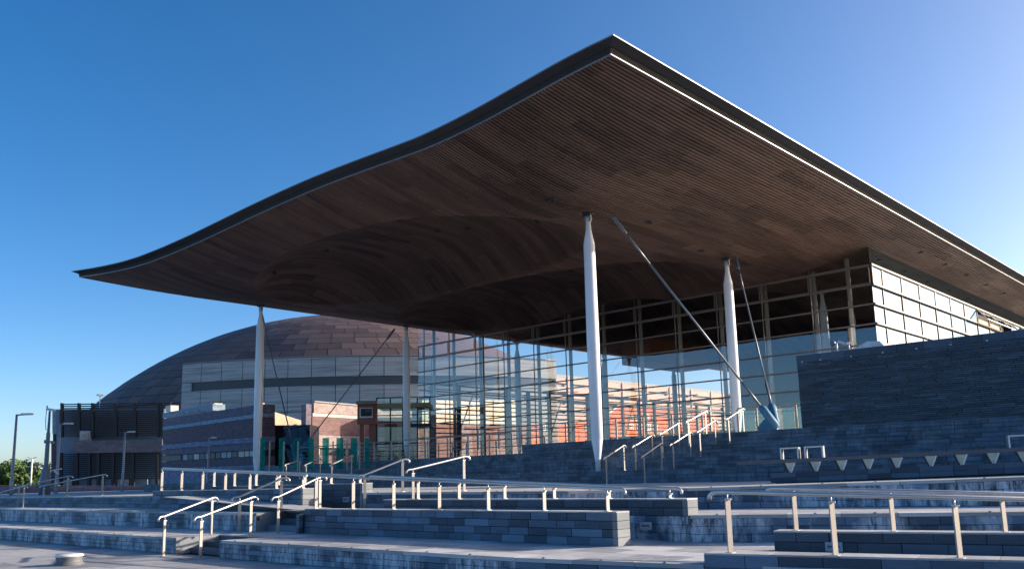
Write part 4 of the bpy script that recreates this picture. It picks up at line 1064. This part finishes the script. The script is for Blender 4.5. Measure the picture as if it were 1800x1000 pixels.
for k in range(3): fbox(106, 300, 709.5+3.6*k, 711.3+3.6*k, LD, .25, M_LOUV, 'louvre_slat', lb, -2.5)
for k in range(13): fbox(104, 288, 722+3.55*k, 723.8+3.55*k, LD, .3, M_LOUV, 'louvre_slat', lb, -1.5)
for k in range(13): fbox(104, 284, 797+3.55*k, 798.8+3.55*k, LD, .3, M_LOUV, 'louvre_slat', lb, -.5)
for px in (108, 138, 162, 203, 237, 278, 285): fbox(px-2.2, px+2.2, 708, 768, LD-.15, .3, M_LOUV, 'louvre_frame', lb)
for px in (106, 134, 156, 172, 198, 233, 275): fbox(px-2.5, px+2.5, 795, 862, LD-.15, .3, M_LOUV, 'louvre_frame', lb)
fbox(130, 285, 774, 796, LD-.6, 1.6, M_STB, 'slate_band', lb, -2)
fbox(140, 157, 757, 776, LD-.4, .5, M_CONC, 'window_frame', lb); fbox(144, 155, 761, 774, LD-.5, .1, M_GLD, 'window_pane', lb)
for i, px in enumerate((108, 134, 160, 184, 206, 240)):
    fbox(px, px+19, 842, 862, LD+.6, .2, M_BLIND if i % 2 else M_CONC, 'ground_window', lb)
fbox(118, 126, 842, 855, LD+.5, .1, M_SAND, 'lit_window', lb)
# strata wall building (plane parallel to the long front)
SX = 37.0
st = empty('strata_wall_building', onx(370, 840, SX), 'long building with bands of blue, purple and plum slate and a strip of windows', 'building')
def sq(px0, px1, t0, t1, b0, b1, mat, name, off=0, dep=1.2):
    P_ = [onx(px0, b0, SX-off), onx(px1, b1, SX-off), onx(px1, t1, SX-off), onx(px0, t0, SX-off)]; mb = MB(); mb.v = [tuple(p) for p in P_]+[tuple(p+Vector((dep, 0, 0))) for p in P_]
    mb.f = [(0, 1, 2, 3), (7, 6, 5, 4), (0, 4, 5, 1), (1, 5, 6, 2), (2, 6, 7, 3), (3, 7, 4, 0)]; return mb.build(name, mat, st)
sq(286, 374, 726, 709.5, 734.5, 721, M_ST1, 'pale_slate_band', -1.3)
sq(286, 460, 736, 710, 749, 725, M_ST2, 'violet_slate_band', .0)
sq(286, 460, 749.5, 725.5, 756, 732.5, M_ST1, 'blue_slate_band', .05)
sq(286, 460, 756.5, 733, 781, 766, M_ST3, 'plum_slate_band', .0)
sq(284, 460, 781.5, 766.5, 790, 776, M_ST4, 'grey_slate_band', .12)
sq(284, 460, 790.5, 776.5, 799.5, 789.5, M_ST2, 'violet_slate_band', .0)
sq(284, 460, 800, 790, 811, 801, M_DARK, 'window_recess', -.25)
sq(284, 460, 811.5, 801.5, 822, 816, M_ST3, 'plum_slate_band', .0)
sq(284, 460, 822.5, 816.5, 850, 848, M_ST4, 'grey_slate_band', .1)
random.seed(3)
px = 322
while px < 444:
    w_ = random.uniform(8, 12); t_ = (px-284)/176; top = 800-10*t_; bot = 811-10*t_
    sq(px, px+w_-1.5, top+.8, top+.6, bot-.6, bot-.8, random.choice((M_CREAM, M_CONC, M_CREAM, M_INT)), 'strip_window', -.2, .1); px += w_
sq(286, 318, 801.5, 799.5, 810, 808.5, M_INT, 'strip_window', -.2, .1)
for px, w_ in ((291, 9), (370, 7)): sq(px, px+w_, 708 if px > 300 else 713, 708 if px > 300 else 712, 721 if px > 300 else 724, 721 if px > 300 else 723, M_CREAM, 'roof_chimney', -2.2, .8)
# sandstone gable + dark glass volume
sa = empty('sandstone_gable', ond(500, 840, 82), 'sunlit sandstone gable with a small square window', 'building')
def fpoly(pts, D, dep, mat, name, parent):
    P_ = [ond(x, y, D) for x, y in pts]; n = len(P_); mb = MB(); mb.v = [tuple(p) for p in P_]+[tuple(p+FB*dep) for p in P_]
    mb.f = [tuple(range(n)), tuple(range(2*n-1, n-1, -1))]+[(k, n+k, n+(k+1) % n, (k+1) % n) for k in range(n)]; return mb.build(name, mat, parent)
gA = ony(456, 760, 62.5)
def ypoly(pts, Y, dep, mat, name, parent):
    P_ = [ony(x, y, Y) for x, y in pts]; n = len(P_); mb = MB(); mb.v = [tuple(p) for p in P_]+[tuple(p+Vector((0, dep, 0))) for p in P_]
    mb.f = [tuple(range(n)), tuple(range(2*n-1, n-1, -1))]+[(k, n+k, n+(k+1) % n, (k+1) % n) for k in range(n)]; return mb.build(name, mat, parent)
ypoly([(458, 840), (545, 840), (540, 742), (465, 718), (465, 708), (458, 707)], 97, .8, M_SAND, 'gable_wall', sa)
ypoly([(476, 735), (483, 735), (483, 747), (476, 747)], 96.95, .05, M_DARK, 'window', sa)
ypoly([(517, 745), (522, 745), (522, 750), (517, 750)], 96.95, .05, M_DARK, 'window', sa)
dg = empty('glass_box_building', ond(500, 840, 74), 'dark blue glass volume in front of the sandstone gable', 'building')
xg = onx(462, 800, 40.5)
for (a, b) in ((463, 478), (478.6, 494), (494.6, 523), (523.6, 545)):
    for (c, d_) in ((747, 781), (781.6, 845)):
        fpoly([(a, d_), (b, d_), (b, c), (a, c)], 71, .15, M_GLD if a > 470 else M_DARK, 'glass_panel', dg)
fpoly([(462, 846), (546, 846), (546, 746), (462, 748)], 71.4, 3, M_INT, 'back_wall', dg)
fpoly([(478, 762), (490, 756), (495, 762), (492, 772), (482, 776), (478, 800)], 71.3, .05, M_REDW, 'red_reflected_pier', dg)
# sunlit rubble wall (faces the sun)
bw = empty('rubble_wall_building', ony(560, 840, 90), 'sunlit pink and purple rubble stone block with a pale band', 'building')
YB = 90.0
def yb(px0, px1, t0, t1, b0, b1, mat, name, off=0, dep=.8): return ypoly([(px0, b0), (px1, b1), (px1, t1), (px0, t0)], YB-off, dep, mat, name, bw)
yb(552, 760, 706.5, 724, 725, 739, M_BR2, 'pink_rubble_band', .0)
yb(550, 760, 725.5, 739.5, 731, 744, M_CREAM, 'pale_band', .06)
yb(549, 760, 731.5, 744.5, 763, 771, M_BR1, 'purple_rubble_band', .0)
yb(548, 760, 763.5, 771.5, 786, 791, M_BR2, 'pink_rubble_band', .03)
yb(548, 760, 786.5, 791.5, 799, 803, M_DARK, 'window_recess', -.3)
yb(548, 760, 799.5, 803.5, 840, 840, M_BR1, 'lower_wall', .0)
for a, b in ((551, 562), (598, 603), (608, 612), (624, 634), (650, 655)): yb(a, b, 788, 788, 799, 799, M_CREAM, 'lit_window', -.2, .05)
e0 = ony(548, 800, YB); e1_ = ony(548, 706, YB)
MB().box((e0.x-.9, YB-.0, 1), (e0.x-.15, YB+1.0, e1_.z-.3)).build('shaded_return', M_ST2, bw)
cap = ony(552, 706, YB); cap2 = ony(760, 723.5, YB); MB().beam(cap+Vector((0, -.05, .05)), cap2+Vector((0, -.05, .05)), .2, .15).build('metal_coping', M_FASE, bw)

# buildings seen through the hall: striped terracotta block and red brick house
Yp = 104
pb = empty('terracotta_block', ony(1000, 800, Yp), 'sunlit pink terracotta building seen through the glass hall', 'building')
def pbp(pts, mat, name, parent=pb, off=0, dep=1): return ypoly(pts, Yp-off, dep, mat, name, parent)
a = ony(885, 700, Yp); b = ony(1420, 700, Yp); zt1 = ony(960, 655, Yp).z; zb1 = 1.2
nr = 9
for k in range(nr):
    z0 = zb1+4+(zt1-zb1-4)*k/nr; z1 = zb1+4+(zt1-zb1-4)*(k+1)/nr
    MB().box((a.x, Yp, z0+.05), (b.x-18*(k > 6), Yp+1.2, z0+(z1-z0)*.62)).build('terracotta_band', M_PINK, pb)
    MB().box((a.x, Yp+.5, z0+(z1-z0)*.62+.03), (b.x-18*(k > 6), Yp+1.2, z1+.02)).build('window_band', M_INT, pb)
MB().box((a.x, Yp, 1), (b.x, Yp+1, zb1+4)).build('base_wall', M_PINK, pb)
for k in range(14):
    x = a.x+(b.x-a.x)*k/14; MB().box((x, Yp-.25, zb1), (x+.5, Yp-.02, zt1-.3)).build('pier', M_PINK, pb)
rh = empty('red_brick_house', ony(1150, 790, 92), 'orange red brick house with arched windows seen through the glass', 'building')
Yh = 92
def hb_(pts, mat, name, off=0, dep=1): return ypoly(pts, Yh-off, dep, mat, name, rh)
hb_([(930, 830), (1262, 830), (1262, 745), (1240, 722), (1090, 712), (1062, 735), (930, 748)], M_BR3, 'brick_wall')
hb_([(928, 749), (1064, 736), (1064, 733), (928, 746)], M_CREAM, 'cornice', .15, .3)
hb_([(1060, 736), (1090, 713), (1240, 723), (1264, 746), (1264, 743), (1240, 719), (1090, 709), (1060, 733)], M_CREAM, 'cornice', .15, .3)
def arch(px, py, w_, h_):
    pts = [(px-w_, py+h_), (px+w_, py+h_)]+[(px+w_*math.cos(t), py-h_*.3-w_*1.1*math.sin(t)) for t in (0, .6, 1.1, PI/2, 2.04, 2.54, PI)]
    f = hb_(pts, M_CREAM, 'arched_window', .12, .2); pts2 = [(px+(x-px)*.72, py+(y-py)*.8) for x, y in pts]
    P_ = [ony(x, y, Yh-.16) for x, y in pts2]; mb = MB(); mb.v = [tuple(p) for p in P_]; mb.f = [tuple(range(len(P_)))]; mb.build('pane', M_INT, f)
for px in (1109, 1121, 1137, 1150, 1190, 1211): arch(px, 733, 4.2, 7)
for px in (955, 968, 1033, 1042, 1110, 1124, 1140, 1152, 1190, 1208):
    f = hb_([(px-4, 756), (px+4, 756), (px+4, 744.5), (px-4, 744.5)], M_WHITE, 'sash_window', .12, .2)
    for dx in (-1.9, 1.9):
        for dy in (-2.6, 2.6):
            P_ = [ony(x, y, Yh-.15) for x, y in ((px+dx-1.3, 750.2+dy+1.9), (px+dx+1.3, 750.2+dy+1.9), (px+dx+1.3, 750.2+dy-1.9), (px+dx-1.3, 750.2+dy-1.9))]; mb = MB(); mb.v = [tuple(p) for p in P_]; mb.f = [(0, 1, 2, 3)]; mb.build('pane', M_INT, f)
# pale low building behind the left part of the hall
wb = empty('pale_low_building', ony(820, 800, 84), 'pale low building behind the left end of the glass hall', 'building')
for k in range(8):
    px = 742+21*k; ypoly([(px, 745), (px+19, 745), (px+19, 703), (px, 703)], 84, 2, M_CREAM, 'wall_bay', wb)
ypoly([(735, 830), (925, 830), (925, 746), (735, 746)], 83.8, 2, M_BR1, 'rubble_wall', wb)

# ------------------------------------------------------------------ lamps, pole, trees, far buildings
def street_lamp(px, pyt, pyb, D, arm, label, r=.085, group='street lamps by the theatre'):
    top = ond(px, pyt, D); bz = ond(px, pyb, D).z; base = Vector((top.x, top.y, Z3 if D < 200 else 0)); t = empty('street_lamp', base, label, 'street lamp', group)
    MB().tube([base, base+Vector((0, 0, .9)), Vector((base.x, base.y, base.z+.95)), Vector((top.x, top.y, top.z))], [r*1.5, r*1.5, r*1.15, r*.8], 12).build('pole', M_LAMP, t)
    e = top+RT*arm; MB().tube([top+Vector((0, 0, -.05)), e+Vector((0, 0, .0))], r*.55, 8).build('arm', M_LAMP, t)
    mb = MB(); mb.obox((top+RT*(arm*.72)).to_2d().to_3d()+Vector((0, 0, top.z)), RT, FB, (0, 0, 1), arm*.36, .16, .055); mb.build('lamp_head', M_LAMPH, t); return t
street_lamp(29.5, 728, 858, 56, .92, 'tallest street lamp, leftmost by the edge of the photograph')
street_lamp(106, 744.5, 862, 62, .8, 'street lamp in front of the louvred block left edge')
street_lamp(220, 759, 864, 70, .7, 'street lamp in front of the middle of the louvred block')
street_lamp(367.5, 769, 842, 66, .5, 'short street lamp in front of the banded slate building', r=.07)
cp = ond(78, 866, 52); cb = Vector((cp.x, cp.y, Z3)); cpole = empty('camera_pole', cb, 'dark camera mast with a stout base at the left', 'camera mast')
tp = ond(77, 720, 52)
MB().tube([cb, cb+Vector((0, 0, 1.0)), cb+Vector((0, 0, 1.1)), Vector((cb.x, cb.y, ond(77, 828, 52).z)), Vector((cb.x, cb.y, ond(77, 820, 52).z)), Vector((cb.x, cb.y, ond(77, 760, 52).z)), Vector((cb.x, cb.y, ond(77, 758, 52).z)), Vector((cb.x, cb.y, tp.z))], [.32, .30, .27, .24, .13, .11, .08, .06], 14).build('mast', M_POLE, cpole)
q = Vector((cb.x, cb.y, tp.z)); MB().beam(q-RT*.2+Vector((0, 0, .12)), q+RT*.36+Vector((0, 0, .02)), .16, .14).build('camera_body', M_LAMPH, cpole)
MB().beam(q-RT*.15+Vector((0, 0, .2)), q-RT*.2+Vector((0, 0, .32)), .08, .05).tube([q-RT*.2+Vector((0, 0, .1)), q-RT*.22+Vector((0, 0, -.6)), q-RT*.17+Vector((0, 0, -1.1)), q+Vector((0, 0, -1.2))], .02, 6).build('cable_loop', M_POLE, cpole)
q2 = Vector((cb.x, cb.y, ond(77, 775, 52).z)); MB().beam(q2, q2+RT*.32, .08, .07).obox(q2+RT*.30+Vector((0, 0, -.06)), RT, FB, (0, 0, 1), .1, .08, .07).obox(q2-RT*.14, RT, FB, (0, 0, 1), .05, .08, .1).build('dome_camera', M_POLE, cpole)
q3 = Vector((cb.x, cb.y, ond(77, 827, 52).z)); MB().beam(q3+RT*.3, q3+RT*.95+Vector((0, 0, .1)), .12, .06).beam(q3+RT*.5+Vector((0, 0, -.02)), q3+RT*.8+Vector((0, 0, -.2)), .06, .1).build('lower_camera', M_LAMPH, cpole)
# twin lamp far left
c = ond(53.5, 852, 105); t = empty('twin_lamp', (c.x, c.y, Z3), 'pale twin armed lamp between the leftmost lamp and the mast', 'street lamp')
tz = ond(53.5, 806, 105).z; MB().tube([(c.x, c.y, Z3), (c.x, c.y, tz)], .10, 8).build('pole', M_WHITE, t)
for s_ in (-1, 1): a_ = Vector((c.x, c.y, tz)); MB().beam(a_, a_+RT*(s_*.55)+Vector((0, 0, .25)), .15, .06).build('lamp_head', M_LAMPH, t)
# hedge / trees
def crown(c, rx, ry, rz, n, seed, sz=.25):
    random.seed(seed); mb = MB(); cl = [(random.gauss(0, .45), random.gauss(0, .45), random.uniform(-.6, .8), random.uniform(.25, .5)) for _ in range(14)]
    for _ in range(n):
        a = random.choice(cl); d = Vector((random.gauss(0, 1), random.gauss(0, 1), random.gauss(0, 1))).normalized()*a[3]*random.random()**.35
        p = Vector((c[0]+(a[0]+d.x)*rx, c[1]+(a[1]+d.y)*ry, c[2]+(a[2]+d.z)*rz)); u = Vector((random.gauss(0, 1), random.gauss(0, 1), random.gauss(0, 1))).normalized()*sz; v = u.orthogonal().normalized()*sz*.6
        mb.quad(p-u, p-v, p+u, p+v)
    return mb
for i, (px, py, rx, rz, lab) in enumerate(((-8, 852, 4.5, 2.2, 'bright green bushy tree at the far left edge'), (16, 850, 4.2, 2.4, 'round bright green tree behind the leftmost lamp post'), (36, 852, 3.6, 1.8, 'lower green tree right of the round one'))):
    c = ond(px, py, 120); t = empty('tree', (c.x, c.y, Z3), lab, 'tree', 'green trees at the far left')
    crown((c.x, c.y, c.z+.8), rx, rx, rz, 2200, i).build('crown', M_LEAF, t); MB().tube([(c.x, c.y, Z3), (c.x, c.y, c.z+.5)], [.25, .15], 8).build('trunk', M_TIMB, t)
# low hedge wall / fence in front
hw = empty('low_dark_wall', ond(60, 864, 90), 'low dark wall running behind the lamp posts at the left', 'wall')
fbox(-60, 290, 853, 870, 84, .5, M_ST2, 'wall', hw)
fbox(-60, 100, 852, 853.2, 84, .6, M_LEAF, 'hedge_top', hw)
def far_block(px0, px1, py0, D, mat, lab, wins=0):
    b = empty('distant_building', ond((px0+px1)/2, 860, D), lab, 'building'); fbox(px0, px1, py0, 864, D, 12, mat, 'wall', b); fbox(px0-.6, px1+.6, py0-1.5, py0, D-.5, 13, M_CONC, 'roof', b)
    for k in range(wins):
        for r_ in range(2): w_ = (px1-px0)/wins; fbox(px0+w_*(k+.25), px0+w_*(k+.7), py0+4+8*r_, py0+8+8*r_, D-.2, .1, M_INT, 'window', b)
far_block(-6, 9, 820, 300, M_SAND, 'distant cream block at the left edge', 3)
far_block(46, 62, 823, 320, M_PINK, 'distant pink block between lamp and mast', 3)
far_block(64, 94, 825, 240, M_CREAM, 'distant white building behind the mast base', 5)

print('objects', len(bpy.data.objects))
